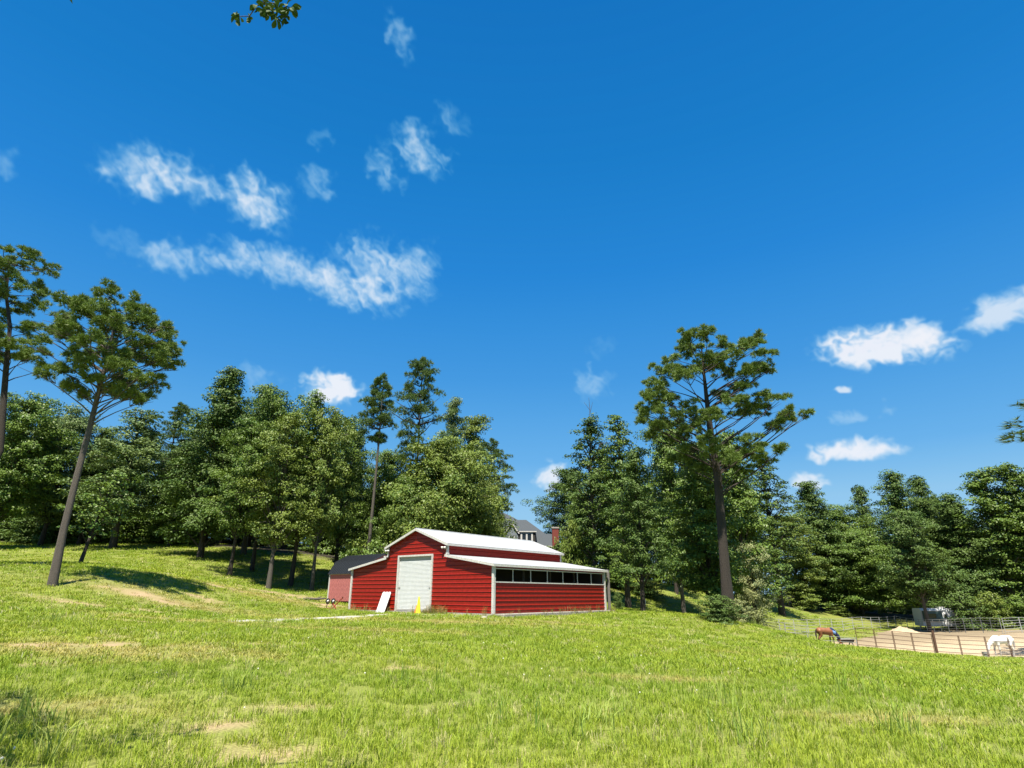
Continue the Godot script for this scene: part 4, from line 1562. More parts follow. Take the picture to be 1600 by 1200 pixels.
func broadleaf(kind: String, seed_: int, h: float, w: float, base: float, limbs: int, leaf: float, thick: float) -> Array:  # [trunk, crown]
	var r := RandomNumberGenerator.new()
	r.seed = seed_
	var wood_ := Shape.new()
	var crown := Shape.new()
	var girth := 0.012 * h + 0.03
	var lean := Vector3(r.randf_range(-0.3, 0.3), 0, r.randf_range(-0.3, 0.3))
	var stems := 1
	if kind in ["bush", "wisp"]:
		stems = 6
	elif kind == "broad":
		stems = 2
	var spine := func(y: float) -> Vector3: return Vector3(lean.x * sin(y / h * 3.0), y, lean.z * sin(y / h * 2.4))
	for k in stems:
		var off := Vector3.ZERO if stems == 1 else dir(TAU * k / stems + r.randf(), 0.0) * (0.10 if stems > 2 else 0.3)
		var fan := Vector3.ZERO if stems == 1 else dir(TAU * k / stems + r.randf(), 0.0) * w * 0.2
		var pts := []
		var rad := []
		for q in 7:
			var t := q / 6.0
			pts.append(spine.call(t * h * 0.93) + off + fan * t * t + Vector3(0, -0.15 if q == 0 else 0.0, 0))
			rad.append(girth / sqrt(stems) * (1.35 if q == 0 else 1.0 - 0.88 * t) + 0.012)
		wood_.tube(pts, rad, 8 if stems == 1 else 5)
	limbs = int(limbs * 1.2)
	for i in limbs:
		var t := (i + r.randf() * 0.9) / limbs
		var y := h * lerpf(base, 0.97, t)
		var reach := w * 0.5 * profile(kind, t, r)
		var az := i * 2.399963 + r.randf_range(-0.5, 0.5)
		var out := dir(az)
		reach *= 1.0 + 0.22 * sin(az * 2.0 + seed_ + y * 0.55) + 0.14 * sin(az * 3.0 - y * 0.8 + seed_ * 2.0)
		var rise := lerpf(0.10, 0.75, t * t) if kind != "bush" else 0.3
		var from: Vector3 = spine.call(maxf(y - reach * (0.55 + rise * 0.3), h * 0.04))
		var mid: Vector3 = spine.call(y) + out * reach * 0.5 + Vector3(0, reach * rise * 0.25, 0)
		var tip: Vector3 = spine.call(y) + out * reach + Vector3(0, reach * (rise - 0.25) * 0.5, 0)
		if tip.y > h * 0.99:
			tip.y = h * 0.99
		wood_.tube([from, mid, tip], [girth * (0.42 - 0.25 * t) + 0.012, girth * 0.16 + 0.01, 0.008], 4, false)
		var hue := r.randfn() * 0.10
		var pads := 2 + int(reach / (0.46 if kind != "bush" else 0.4))
		for k in pads:
			var f := lerpf(0.30, 1.0, float(k) / (pads - 1)) if reach > 0.5 else r.randf()
			var c := from.lerp(mid, f * 2.0) if f < 0.5 else mid.lerp(tip, f * 2.0 - 1.0)
			c += Vector3(r.randfn(), r.randfn() * 0.5, r.randfn()) * (0.16 * reach + 0.08)
			var sz := clampf(0.135 * w * r.randf_range(0.5, 1.15), 0.2, 1.1)
			var size := Vector3(sz, sz * r.randf_range(0.35, 0.62), sz)
			var count := int(thick * 3.1 * sz * sz / (leaf * leaf * 0.33))
			leaf_pad(crown, r, c, size, out, maxi(count, 6), leaf, hue + r.randfn() * 0.05)
	# the leading shoots
	for k in 3:
		var c: Vector3 = spine.call(h * (0.95 - 0.03 * k)) + Vector3(r.randfn(), 0, r.randfn()) * w * 0.04
		var sz := w * 0.07
		leaf_pad(crown, r, c, Vector3(sz, sz * 1.5, sz), Vector3.UP, int(thick * 3.5 * sz * sz / (leaf * leaf * 0.33)), leaf, 0.0)
	return [wood_.mesh(), crown.mesh()]


func pine(seed_: int, h: float, w: float, base: float, whorls: int, needle_: float, per: int) -> Array:
	var r := RandomNumberGenerator.new()
	r.seed = seed_
	var wood_ := Shape.new()
	var crown := Shape.new()
	var pts := []
	var rad := []
	var bend_ := Vector3(r.randf_range(-0.25, 0.25), 0, r.randf_range(-0.25, 0.25))
	for q in 9:
		var t := q / 8.0
		pts.append(Vector3(bend_.x * sin(t * 3.0), t * h * 0.985 - (0.2 if q == 0 else 0.0), bend_.z * sin(t * 2.2)))
		rad.append((0.010 * h) * (1.25 if q == 0 else 1.0 - 0.9 * t) + 0.01)
	wood_.tube(pts, rad, 8)
	for i in whorls:
		var t := (i + r.randf_range(-0.25, 0.25)) / whorls
		var y := h * lerpf(base, 0.97, clampf(t, 0.0, 1.0))
		var reach0 := w * 0.5 * (lerpf(0.55, 1.0, smoothstep(0.0, 0.35, t)) * (1.0 - 0.7 * smoothstep(0.45, 1.0, t)))
		for k in 3 + r.randi() % 2:
			var reach := reach0 * r.randf_range(0.55, 1.15)
			var az := k * 1.75 + i * 0.9 + r.randf_range(-0.4, 0.4)
			var out := dir(az)
			var from := Vector3(0, y - 0.15, 0)
			var tip := from + out * reach + Vector3(0, reach * lerpf(0.1, 0.6, t) + 0.1, 0)
			var mid := (from + tip) / 2 + Vector3(0, -0.06 * reach, 0)
			wood_.tube([from, mid, tip], [0.035 + 0.02 * reach, 0.025 + 0.008 * reach, 0.008], 4, false)
			for e in [0.55, 0.8, 1.0]:
				if r.randf() < 0.85:
					var c := from.lerp(tip, e) + Vector3(r.randfn(), r.randfn() * 0.6, r.randfn()) * 0.16 * reach
					var sz := clampf(0.2 * reach + 0.22, 0.25, 0.6) * r.randf_range(0.8, 1.2)
					tuft_pad(crown, r, c, Vector3(sz, sz * 0.6, sz), out, per, needle_)
	tuft_pad(crown, r, Vector3(bend_.x * 0.14, h * 0.975, bend_.z * 0.8), Vector3(0.3, 0.45, 0.3), Vector3.UP, per * 2, needle_)
	return [wood_.mesh(), crown.mesh()]


func drawn_pine(seed_: int, trunk: Array, radii: Array, pads: Array, deep: float, needle_: float, per: float, slim := 1.0) -> Array:
	# an old pine with flat pads of needles on long limbs; pads are (across, up, half-width, half-height), spread in depth
	var r := RandomNumberGenerator.new()
	r.seed = seed_
	var wood_ := Shape.new()
	var crown := Shape.new()
	var pts := []
	for k in trunk.size():
		pts.append(Vector3(trunk[k][0], trunk[k][1] - (0.35 if k == 0 else 0.0), 0.0))
	wood_.tube(pts, radii, 12)
	var low := 1e9
	var high := -1e9
	for p in pads:
		low = minf(low, p[1])
		high = maxf(high, p[1])
	var spine := func(y: float) -> Vector3:
		for k in range(1, pts.size()):
			if y <= pts[k].y:
				return pts[k - 1].lerp(pts[k], clampf((y - pts[k - 1].y) / (pts[k].y - pts[k - 1].y), 0.0, 1.0))
		return pts[-1]
	for p in pads:
		for copy in 2:
			var t: float = (p[1] - low) / (high - low)
			var mid_: Vector3 = spine.call(p[1])
			var room := deep * sqrt(maxf(0.12, 1.0 - pow(t * 1.5 - 0.7, 2.0)))
			room *= sqrt(maxf(0.1, 1.0 - pow(clampf((p[0] - mid_.x) / (deep * 1.35), -1.0, 1.0), 2.0)))
			var z := r.randf_range(0.1, 1.0) * room * (1.0 if copy == 0 else -1.0)
			var c := Vector3(mid_.x + (p[0] - mid_.x) * slim + r.randfn() * 0.12, low + (p[1] - low) * (0.4 + 0.6 * slim) + r.randfn() * 0.12, z)
			var off := c - mid_
			off.y = 0.0
			var from: Vector3 = spine.call(p[1] - off.length() * 0.62 - 0.25)
			var out := off.normalized() if off.length() > 0.3 else Vector3.UP
			var bend_ := (from + c) / 2 + Vector3(r.randfn() * 0.1, -0.05 * off.length() + 0.1, r.randfn() * 0.1)
			var g := 0.016 + 0.008 * off.length()
			wood_.tube([from, from.lerp(bend_, 0.5) + Vector3(0, 0.05, 0), bend_, c + Vector3(0, -p[3] * 0.4, 0)], [g * 1.3, g, g * 0.7, 0.015], 5, false)
			var size := Vector3(p[2] * 0.95, p[3] * 1.0, lerpf(p[2], 0.8, 0.4))
			for k in 4:
				wood_.tube([bend_.lerp(c, 0.5), c + Vector3(r.randfn() * size.x, -0.1, r.randfn() * size.z) * 0.6], [0.022, 0.008], 4, false)
			# each pad is a handful of small clumps
			var clumps := int(4.0 + 9.5 * p[2] * p[3])
			for k in clumps:
				var q := ball_point(r)
				var at := c + q * size * pow(r.randf(), 0.5) * 0.92
				var sz := r.randf_range(0.14, 0.32)
				tuft_pad(crown, r, at, Vector3(sz, sz * 0.8, sz), (q + out * 0.6).normalized(), int(per * sz * 7.0), needle_)
	return [wood_.mesh(), crown.mesh()]


const TREES := [
	["oak", -50.4, -58.9, 15.6, 7.8, 1, "mid green leafy tree at the far left edge, behind the cropped pine", "trees along the left forest edge"],
	["oak", -50.3, -65.0, 15.2, 7.9, 2, "pale green tree with a rounded top just left of the leaning pine's trunk", "trees along the left forest edge"],
	["gum", -47.7, -67.1, 13.6, 6.6, 0, "dark narrow tree directly behind the upper trunk of the leaning pine", "trees along the left forest edge"],
	["ragged", -39.9, -61.0, 14.7, 8.4, 2, "greyish green glossy-leaved tree right of the leaning pine's trunk", "trees along the left forest edge"],
	["midpine", -41.8, -71.1, 17.4, 6.3, 4, "ragged dark pine top between the grey-green tree and the tallest dark tree", "trees along the left forest edge"],
	["gum", -36.5, -65.0, 11.5, 6.4, 0, "dark tree with drooping skirts left of the tallest left forest tree", "trees along the left forest edge"],
	["gum", -28.9, -56.9, 19.4, 7.5, 0, "tallest dark conical tree of the left forest, pale trunk on the grass", "trees along the left forest edge"],
	["gum", -27.6, -63.0, 18.6, 7.7, 0, "dark tree rising just right of the tallest conical tree", "trees along the left forest edge"],
	["highoak", -23.6, -51.8, 13.6, 4.8, 1, "leftmost leafy tree of the cluster shading the clay left of the barn", "cluster of trees left of the red barn"],
	["highoak", -23.5, -55.9, 17.1, 4.9, 1, "tall tree behind the left half of the cluster left of the barn", "cluster of trees left of the red barn"],
	["grove", -19.6, -50.3, 15.1, 4.9, 3, "olive green tree with a pale trunk beside the bare clay patch", "cluster of trees left of the red barn"],
	["grove", -19.1, -53.8, 17.8, 5.0, 1, "tallest tree in the middle of the cluster, left of the small shed", "cluster of trees left of the red barn"],
	["highoak", -16.9, -52.8, 16.0, 4.6, 3, "yellow green tree at the right of the cluster, above the small shed", "cluster of trees left of the red barn"],
	["grove", -16.5, -57.9, 16.1, 4.7, 1, "green tree at the right end of the cluster, behind the shed", "cluster of trees left of the red barn"],
	["gum", -17.9, -67.0, 15.2, 5.1, 0, "dark tree filling in behind the right end of the cluster", "cluster of trees left of the red barn"],
	["slimpine", -12.9, -54.8, 20.4, 3.2, 4, "slender bare-trunked pine with a small crown rising behind the barn's left side", "trees behind the barn"],
	["midpine", -10.1, -60.9, 23.8, 6.5, 4, "tallest pine behind the barn with an open see-through crown", "trees behind the barn"],
	["ragged", -7.0, -67.0, 20.1, 4.6, 2, "narrow ragged tree just right of the tallest pine behind the barn", "trees behind the barn"],
	["ragged", -4.9, -71.1, 18.9, 7.4, 3, "feathery light green treetop behind the bright tree", "trees behind the barn"],
	["midpine", -2.3, -67.0, 15.7, 5.5, 4, "bushy pine top at the right end of the trees behind the barn", "trees behind the barn"],
	["broad", -6.8, -57.9, 14.0, 11.6, 3, "big bright yellow green tree directly behind the barn roof", "trees behind the barn"],
	["oak", -13.1, -60.9, 12.7, 5.3, 1, "dark green tree filling the gap behind the slender pine", "trees behind the barn"],
	["broad", -10.1, -56.9, 10.2, 6.1, 1, "green spreading tree between the slender pine trunk and the bright tree", "trees behind the barn"],
	["broad", -2.4, -60.9, 10.5, 4.9, 3, "small bright tree at the right end of the barn's back trees, beside the grey house", "trees behind the barn"],
	["oak", 10.1, -105.6, 18.3, 10.0, 0, "dark glossy round tree right of the brick chimney", "trees between the house and the tall pine"],
	["poplar", 8.1, -58.9, 18.1, 5.3, 0, "tall dark tree with a bare twig at its top, right of the house", "trees between the house and the tall pine"],
	["poplar", 10.6, -56.8, 18.5, 4.6, 1, "tall columnar tree beside the dark twig-topped tree", "trees between the house and the tall pine"],
	["ragged", 8.7, -41.6, 11.0, 4.2, 0, "slim tree with a pale trunk standing on the grass right of the barn", "trees between the house and the tall pine"],
	["oak", 16.7, -60.9, 19.3, 6.6, 1, "leafy tree left of and behind the tall right pine", "trees between the house and the tall pine"],
	["gum", 14.3, -44.6, 13.2, 6.2, 1, "dense tree on three dark trunks just left of the tall right pine", "trees between the house and the tall pine"],
	["ragged", 19.4, -73.1, 17.5, 5.5, 1, "thin green treetop behind the slim pale-trunked tree", "trees between the house and the tall pine"],
	["gum", 23.8, -62.9, 20.9, 7.5, 1, "tall green tree directly behind the tall right pine", "trees between the house and the tall pine"],
	["poplar", 34.9, -81.2, 21.5, 7.0, 0, "dark columnar tree at the right of the tall pine's crown", "trees between the house and the tall pine"],
	["wisp", 23.7, -60.9, 8.4, 3.6, 5, "small wispy olive tree with several thin stems on the grass", "trees between the house and the tall pine"],
	["gum", 52.8, -105.5, 22.1, 10.7, 0, "pointed dark tree at the left end of the right forest", "trees along the right forest edge"],
	["oak", 47.4, -102.5, 14.9, 8.6, 3, "light green low tree at the left foot of the pointed dark tree", "trees along the right forest edge"],
	["oak", 60.7, -111.6, 18.3, 10.6, 1, "green tree in the dip of the right forest skyline", "trees along the right forest edge"],
	["broad", 58.4, -104.5, 13.4, 14.2, 1, "wide olive green tree in front of the right forest above the horse", "trees along the right forest edge"],
	["gum", 67.1, -113.6, 23.2, 8.4, 0, "small pointed dark tree left of the tallest pair in the right forest", "trees along the right forest edge"],
	["gum", 66.4, -102.4, 24.5, 10.4, 0, "broad dark tree above the white camper", "trees along the right forest edge"],
	["gum", 72.5, -104.5, 23.9, 9.4, 0, "dark round-headed tree just right of the one above the camper", "trees along the right forest edge"],
	["gum", 73.5, -99.4, 20.4, 10.0, 0, "dark leafy tree behind the right corral panels", "trees along the right forest edge"],
	["ragged", 77.8, -97.3, 24.0, 12.4, 1, "tall open-topped green tree near the right edge", "trees along the right forest edge"],
	["gum", 81.4, -95.3, 24.8, 11.2, 1, "green tree cut by the right edge of the view", "trees along the right forest edge"],
	["oak", 85.0, -93.3, 23.6, 10.9, 0, "dark tree just past the right edge of the view", "trees along the right forest edge"],
	["highoak", 58.1, -88.2, 16.4, 7.8, 0, "low dark tree drooping over the camper roof", "trees along the right forest edge"],
	["slimpine", 48.7, -46.6, 23.2, 10.2, 4, "pine whose dark branch tip enters at the right edge", ""],
	["bush", -11.3, -50.8, 4.5, 4.0, 1, "leafy green shrub behind the barn's left roof slope", "shrubs at the forest edges"],
	["bush", -13.2, -50.8, 3.5, 2.6, 1, "dark shrub behind the shed roof", "shrubs at the forest edges"],
	["bush", 5.9, -58.9, 7.1, 2.7, 3, "light green shrub beside the brick chimney", "shrubs at the forest edges"],
	["bush", 12.3, -37.1, 1.5, 2.3, 0, "dark ragged bush around the foot of the tall right pine", "shrubs at the forest edges"],
	["bush", 13.8, -38.6, 1.3, 1.6, 5, "thin dry bush right of the tall pine's foot", "shrubs at the forest edges"],
	["bush", 47.1, -101.4, 3.3, 6.2, 3, "bright green shrub at the far grass edge left of the corral", "shrubs at the forest edges"],
	["bush", 69.9, -91.3, 4.9, 4.8, 3, "lime green shrub behind the right corral panels", "shrubs at the forest edges"],
	["bush", 73.5, -91.3, 4.3, 5.6, 1, "dark green shrub at the right end behind the corral", "shrubs at the forest edges"],
	["bush", 65.8, -91.3, 5.1, 5.6, 0, "leafy shrub right of the white camper", "shrubs at the forest edges"],
	["bush", 52.9, -101.4, 1.4, 3.1, 3, "small pale green bush at the grass edge behind the corral", "shrubs at the forest edges"],
	["bush", 14.6, -67.0, 1.8, 4.1, 0, "dark shrub at the top of the grass right of the barn", "shrubs at the forest edges"],
	["bush", 11.7, -69.0, 2.5, 5.0, 1, "green shrub at the top of the grass just past the barn's end", "shrubs at the forest edges"],
	["bush", 8.3, -48.7, 1.4, 0.8, 0, "tiny dark weed bush on the grass right of the barn", "shrubs at the forest edges"],
	["bush", -14.3, -57.9, 4.0, 3.8, 1, "green shrub filling the gap behind the shed and barn corner", "shrubs at the forest edges"],
	["gum", -74.3, -81.7, 10.9, 7.8, 0, "first from the left of the dark trees behind the left forest edge", "trees filling the left forest behind its edge"],
	["oak", -64.9, -74.7, 14.7, 5.6, 0, "second from the left of the dark trees behind the left forest edge", "trees filling the left forest behind its edge"],
	["gum", -62.9, -76.5, 15.0, 5.7, 0, "third from the left of the dark trees behind the left forest edge", "trees filling the left forest behind its edge"],
	["gum", -67.7, -84.2, 15.3, 7.7, 0, "fourth from the left of the dark trees behind the left forest edge", "trees filling the left forest behind its edge"],
	["gum", -56.9, -77.5, 8.9, 5.7, 0, "fifth from the left of the dark trees behind the left forest edge", "trees filling the left forest behind its edge"],
	["oak", -58.9, -84.8, 14.3, 5.9, 0, "sixth from the left of the dark trees behind the left forest edge", "trees filling the left forest behind its edge"],
	["gum", -53.0, -80.8, 10.7, 5.9, 0, "seventh from the left of the dark trees behind the left forest edge", "trees filling the left forest behind its edge"],
	["gum", -48.2, -76.3, 14.8, 5.9, 0, "eighth from the left of the dark trees behind the left forest edge", "trees filling the left forest behind its edge"],
	["oak", -46.6, -79.7, 12.5, 5.3, 0, "ninth from the left of the dark trees behind the left forest edge", "trees filling the left forest behind its edge"],
	["oak", -45.2, -82.7, 15.5, 6.8, 0, "tenth from the left of the dark trees behind the left forest edge", "trees filling the left forest behind its edge"],
	["oak", -35.4, -71.9, 18.1, 8.5, 0, "eleventh from the left of the dark trees behind the left forest edge", "trees filling the left forest behind its edge"],
	["gum", -39.2, -82.3, 18.0, 6.5, 0, "twelfth from the left of the dark trees behind the left forest edge", "trees filling the left forest behind its edge"],
	["gum", -31.9, -73.7, 17.9, 8.4, 0, "thirteenth from the left of the dark trees behind the left forest edge", "trees filling the left forest behind its edge"],
	["gum", -28.5, -76.1, 14.9, 7.0, 1, "fourteenth from the left of the dark trees behind the left forest edge", "trees filling the left forest behind its edge"],
	["gum", -26.1, -82.4, 18.9, 8.0, 0, "fifteenth from the left of the dark trees behind the left forest edge", "trees filling the left forest behind its edge"],
	["gum", -22.8, -79.8, 12.2, 8.1, 0, "sixteenth from the left of the dark trees behind the left forest edge", "trees filling the left forest behind its edge"],
	["oak", -18.3, -79.5, 8.7, 7.6, 0, "first from the left of the dark trees deep behind the barn", "trees filling the wood far behind the barn"],
	["oak", -16.1, -75.8, 8.8, 8.2, 0, "second from the left of the dark trees deep behind the barn", "trees filling the wood far behind the barn"],
	["oak", -14.4, -83.6, 10.7, 7.7, 0, "third from the left of the dark trees deep behind the barn", "trees filling the wood far behind the barn"],
	["gum", -12.5, -88.2, 12.3, 5.4, 0, "fourth from the left of the dark trees deep behind the barn", "trees filling the wood far behind the barn"],
	["oak", -5.7, -83.1, 10.4, 5.6, 0, "fifth from the left of the dark trees deep behind the barn", "trees filling the wood far behind the barn"],
	["gum", -5.0, -80.4, 11.2, 5.4, 0, "sixth from the left of the dark trees deep behind the barn", "trees filling the wood far behind the barn"],
	["oak", 10.3, -87.2, 11.7, 5.7, 1, "first from the left of the dark trees deep behind the tall right pine", "trees filling the wood behind the tall pine"],
	["gum", 13.4, -84.9, 18.2, 6.2, 0, "second from the left of the dark trees deep behind the tall right pine", "trees filling the wood behind the tall pine"],
	["oak", 17.5, -93.2, 16.7, 8.1, 0, "third from the left of the dark trees deep behind the tall right pine", "trees filling the wood behind the tall pine"],
	["oak", 19.0, -85.1, 12.8, 6.8, 0, "fourth from the left of the dark trees deep behind the tall right pine", "trees filling the wood behind the tall pine"],
	["oak", 26.9, -89.7, 16.2, 7.3, 0, "fifth from the left of the dark trees deep behind the tall right pine", "trees filling the wood behind the tall pine"],
	["oak", 29.6, -88.0, 18.6, 7.8, 0, "sixth from the left of the dark trees deep behind the tall right pine", "trees filling the wood behind the tall pine"],
	["oak", 33.4, -86.5, 17.4, 5.3, 0, "seventh from the left of the dark trees deep behind the tall right pine", "trees filling the wood behind the tall pine"],
	["gum", 71.4, -135.5, 15.7, 7.9, 0, "third from the left of the dark trees behind the right forest edge", "trees filling the right forest behind its edge"],
	["oak", 75.8, -134.9, 15.1, 6.5, 0, "fourth from the left of the dark trees behind the right forest edge", "trees filling the right forest behind its edge"],
	["oak", 79.0, -134.9, 15.1, 6.6, 1, "fifth from the left of the dark trees behind the right forest edge", "trees filling the right forest behind its edge"],
	["gum", 82.5, -133.7, 17.1, 5.9, 0, "sixth from the left of the dark trees behind the right forest edge", "trees filling the right forest behind its edge"],
	["gum", 84.6, -129.8, 19.7, 5.7, 1, "seventh from the left of the dark trees behind the right forest edge", "trees filling the right forest behind its edge"],
	["gum", 93.8, -135.7, 24.0, 8.1, 0, "eighth from the left of the dark trees behind the right forest edge", "trees filling the right forest behind its edge"],
	["oak", 87.1, -122.6, 23.4, 5.7, 0, "ninth from the left of the dark trees behind the right forest edge", "trees filling the right forest behind its edge"],
	["oak", 96.2, -129.6, 22.8, 6.9, 0, "tenth from the left of the dark trees behind the right forest edge", "trees filling the right forest behind its edge"],
	["oak", 103.8, -135.1, 18.9, 7.6, 0, "eleventh from the left of the dark trees behind the right forest edge", "trees filling the right forest behind its edge"],
	["oak", 100.9, -124.5, 22.2, 6.0, 0, "twelfth from the left of the dark trees behind the right forest edge", "trees filling the right forest behind its edge"],
	["oak", 107.5, -126.4, 22.0, 7.6, 0, "thirteenth from the left of the dark trees behind the right forest edge", "trees filling the right forest behind its edge"],
	["gum", 110.9, -129.3, 19.9, 6.8, 1, "fourteenth from the left of the dark trees behind the right forest edge", "trees filling the right forest behind its edge"],
	["oak", 118.9, -133.0, 24.2, 7.1, 1, "fifteenth from the left of the dark trees behind the right forest edge", "trees filling the right forest behind its edge"],
	["oak", 121.2, -128.4, 18.9, 6.1, 0, "sixteenth from the left of the dark trees behind the right forest edge", "trees filling the right forest behind its edge"],
	["bush", -68.5, -77.3, 3.2, 6.9, 0, "first from the left of the shaded shrubs under the left forest", "undergrowth shrubs in the left forest"],
	["bush", -72.2, -85.1, 2.9, 6.0, 1, "second from the left of the shaded shrubs under the left forest", "undergrowth shrubs in the left forest"],
	["bush", -63.3, -80.6, 3.5, 5.3, 0, "third from the left of the shaded shrubs under the left forest", "undergrowth shrubs in the left forest"],
	["bush", -59.7, -78.0, 3.7, 4.8, 1, "fourth from the left of the shaded shrubs under the left forest", "undergrowth shrubs in the left forest"],
	["bush", -54.8, -77.5, 2.6, 4.8, 0, "fifth from the left of the shaded shrubs under the left forest", "undergrowth shrubs in the left forest"],
	["bush", -57.1, -81.1, 3.2, 6.8, 0, "sixth from the left of the shaded shrubs under the left forest", "undergrowth shrubs in the left forest"],
	["bush", -51.0, -77.8, 2.9, 7.0, 0, "seventh from the left of the shaded shrubs under the left forest", "undergrowth shrubs in the left forest"],
	["bush", -52.6, -86.8, 3.8, 6.7, 1, "eighth from the left of the shaded shrubs under the left forest", "undergrowth shrubs in the left forest"],
	["bush", -41.1, -74.7, 2.8, 5.2, 1, "ninth from the left of the shaded shrubs under the left forest", "undergrowth shrubs in the left forest"],
	["bush", -41.6, -78.1, 3.8, 5.7, 0, "tenth from the left of the shaded shrubs under the left forest", "undergrowth shrubs in the left forest"],
	["bush", -40.5, -84.5, 2.8, 4.5, 1, "eleventh from the left of the shaded shrubs under the left forest", "undergrowth shrubs in the left forest"],
	["bush", -38.5, -85.8, 4.7, 5.9, 0, "twelfth from the left of the shaded shrubs under the left forest", "undergrowth shrubs in the left forest"],
	["bush", -34.6, -84.5, 4.0, 6.2, 1, "thirteenth from the left of the shaded shrubs under the left forest", "undergrowth shrubs in the left forest"],
	["bush", -30.7, -85.1, 4.6, 5.7, 1, "fourteenth from the left of the shaded shrubs under the left forest", "undergrowth shrubs in the left forest"],
	["bush", -24.1, -76.9, 3.2, 6.6, 0, "fifteenth from the left of the shaded shrubs under the left forest", "undergrowth shrubs in the left forest"],
	["bush", -22.0, -74.5, 4.4, 6.0, 1, "sixteenth from the left of the shaded shrubs under the left forest", "undergrowth shrubs in the left forest"],
	["bush", -63.8, -73.2, 2.9, 5.7, 1, "first from the left of the low shrubs along the front of the left forest", "shrubs along the front of the left forest"],
	["bush", -60.6, -73.4, 3.8, 5.6, 1, "second from the left of the low shrubs along the front of the left forest", "shrubs along the front of the left forest"],
	["bush", -55.6, -70.6, 3.1, 6.5, 0, "third from the left of the low shrubs along the front of the left forest", "shrubs along the front of the left forest"],
	["bush", -53.1, -70.4, 4.3, 6.9, 0, "fourth from the left of the low shrubs along the front of the left forest", "shrubs along the front of the left forest"],
	["bush", -50.1, -70.5, 4.6, 5.0, 1, "fifth from the left of the low shrubs along the front of the left forest", "shrubs along the front of the left forest"],
	["bush", -47.0, -70.7, 4.7, 7.0, 1, "sixth from the left of the low shrubs along the front of the left forest", "shrubs along the front of the left forest"],
	["bush", -43.9, -70.8, 4.0, 5.5, 0, "seventh from the left of the low shrubs along the front of the left forest", "shrubs along the front of the left forest"],
	["bush", -43.6, -71.0, 3.9, 6.2, 1, "eighth from the left of the low shrubs along the front of the left forest", "shrubs along the front of the left forest"],
	["bush", -40.4, -70.5, 3.9, 6.4, 1, "ninth from the left of the low shrubs along the front of the left forest", "shrubs along the front of the left forest"],
	["bush", -37.9, -71.7, 3.3, 6.0, 0, "tenth from the left of the low shrubs along the front of the left forest", "shrubs along the front of the left forest"],
	["bush", 7.0, -89.4, 4.8, 4.8, 0, "first from the left of the shaded shrubs under the wood behind the tall pine", "undergrowth shrubs behind the tall pine"],
	["bush", 9.6, -89.2, 3.8, 6.8, 1, "second from the left of the shaded shrubs under the wood behind the tall pine", "undergrowth shrubs behind the tall pine"],
	["bush", 13.7, -84.9, 2.7, 5.1, 0, "third from the left of the shaded shrubs under the wood behind the tall pine", "undergrowth shrubs behind the tall pine"],
	["bush", 16.7, -84.0, 3.1, 5.4, 1, "fourth from the left of the shaded shrubs under the wood behind the tall pine", "undergrowth shrubs behind the tall pine"],
	["bush", 19.5, -84.0, 2.5, 5.4, 1, "fifth from the left of the shaded shrubs under the wood behind the tall pine", "undergrowth shrubs behind the tall pine"],
	["bush", 23.5, -83.6, 2.8, 6.0, 0, "sixth from the left of the shaded shrubs under the wood behind the tall pine", "undergrowth shrubs behind the tall pine"],
	["bush", 26.9, -87.4, 4.9, 4.8, 1, "seventh from the left of the shaded shrubs under the wood behind the tall pine", "undergrowth shrubs behind the tall pine"],
	["bush", 30.0, -90.1, 2.6, 4.9, 0, "eighth from the left of the shaded shrubs under the wood behind the tall pine", "undergrowth shrubs behind the tall pine"],
	["bush", 54.3, -114.8, 2.8, 6.9, 1, "first from the left of the shaded shrubs under the right forest", "undergrowth shrubs in the right forest"],
	["bush", 57.4, -114.6, 4.3, 5.4, 0, "second from the left of the shaded shrubs under the right forest", "undergrowth shrubs in the right forest"],
	["bush", 66.1, -125.0, 4.3, 6.5, 0, "third from the left of the shaded shrubs under the right forest", "undergrowth shrubs in the right forest"],
	["bush", 69.0, -123.5, 4.1, 6.5, 0, "fourth from the left of the shaded shrubs under the right forest", "undergrowth shrubs in the right forest"],
	["bush", 72.7, -116.7, 2.6, 7.0, 0, "fifth from the left of the shaded shrubs under the right forest", "undergrowth shrubs in the right forest"],
	["bush", 76.2, -117.2, 2.7, 4.6, 0, "sixth from the left of the shaded shrubs under the right forest", "undergrowth shrubs in the right forest"],
	["bush", 79.0, -118.6, 4.8, 6.2, 0, "seventh from the left of the shaded shrubs under the right forest", "undergrowth shrubs in the right forest"],
	["bush", 82.1, -118.3, 4.7, 6.0, 0, "eighth from the left of the shaded shrubs under the right forest", "undergrowth shrubs in the right forest"],
	["bush", 87.5, -118.2, 3.0, 6.1, 0, "ninth from the left of the shaded shrubs under the right forest", "undergrowth shrubs in the right forest"],
	["bush", 91.0, -117.1, 4.7, 4.9, 0, "tenth from the left of the shaded shrubs under the right forest", "undergrowth shrubs in the right forest"],
	["bush", 99.0, -123.3, 4.4, 6.2, 0, "eleventh from the left of the shaded shrubs under the right forest", "undergrowth shrubs in the right forest"],
	["bush", 95.3, -111.9, 4.8, 5.4, 0, "twelfth from the left of the shaded shrubs under the right forest", "undergrowth shrubs in the right forest"],
	["bush", 108.3, -121.2, 3.7, 6.9, 0, "thirteenth from the left of the shaded shrubs under the right forest", "undergrowth shrubs in the right forest"],
	["bush", 108.2, -116.1, 3.6, 5.1, 0, "fourteenth from the left of the shaded shrubs under the right forest", "undergrowth shrubs in the right forest"],
]
const LEFT_TRUNK := [[0.06, 0.06], [-0.08, 2.66], [-0.09, 5.19], [-0.06, 8.04], [-0.07, 10.17], [-0.07, 12.02], [-0.17, 14.34]]
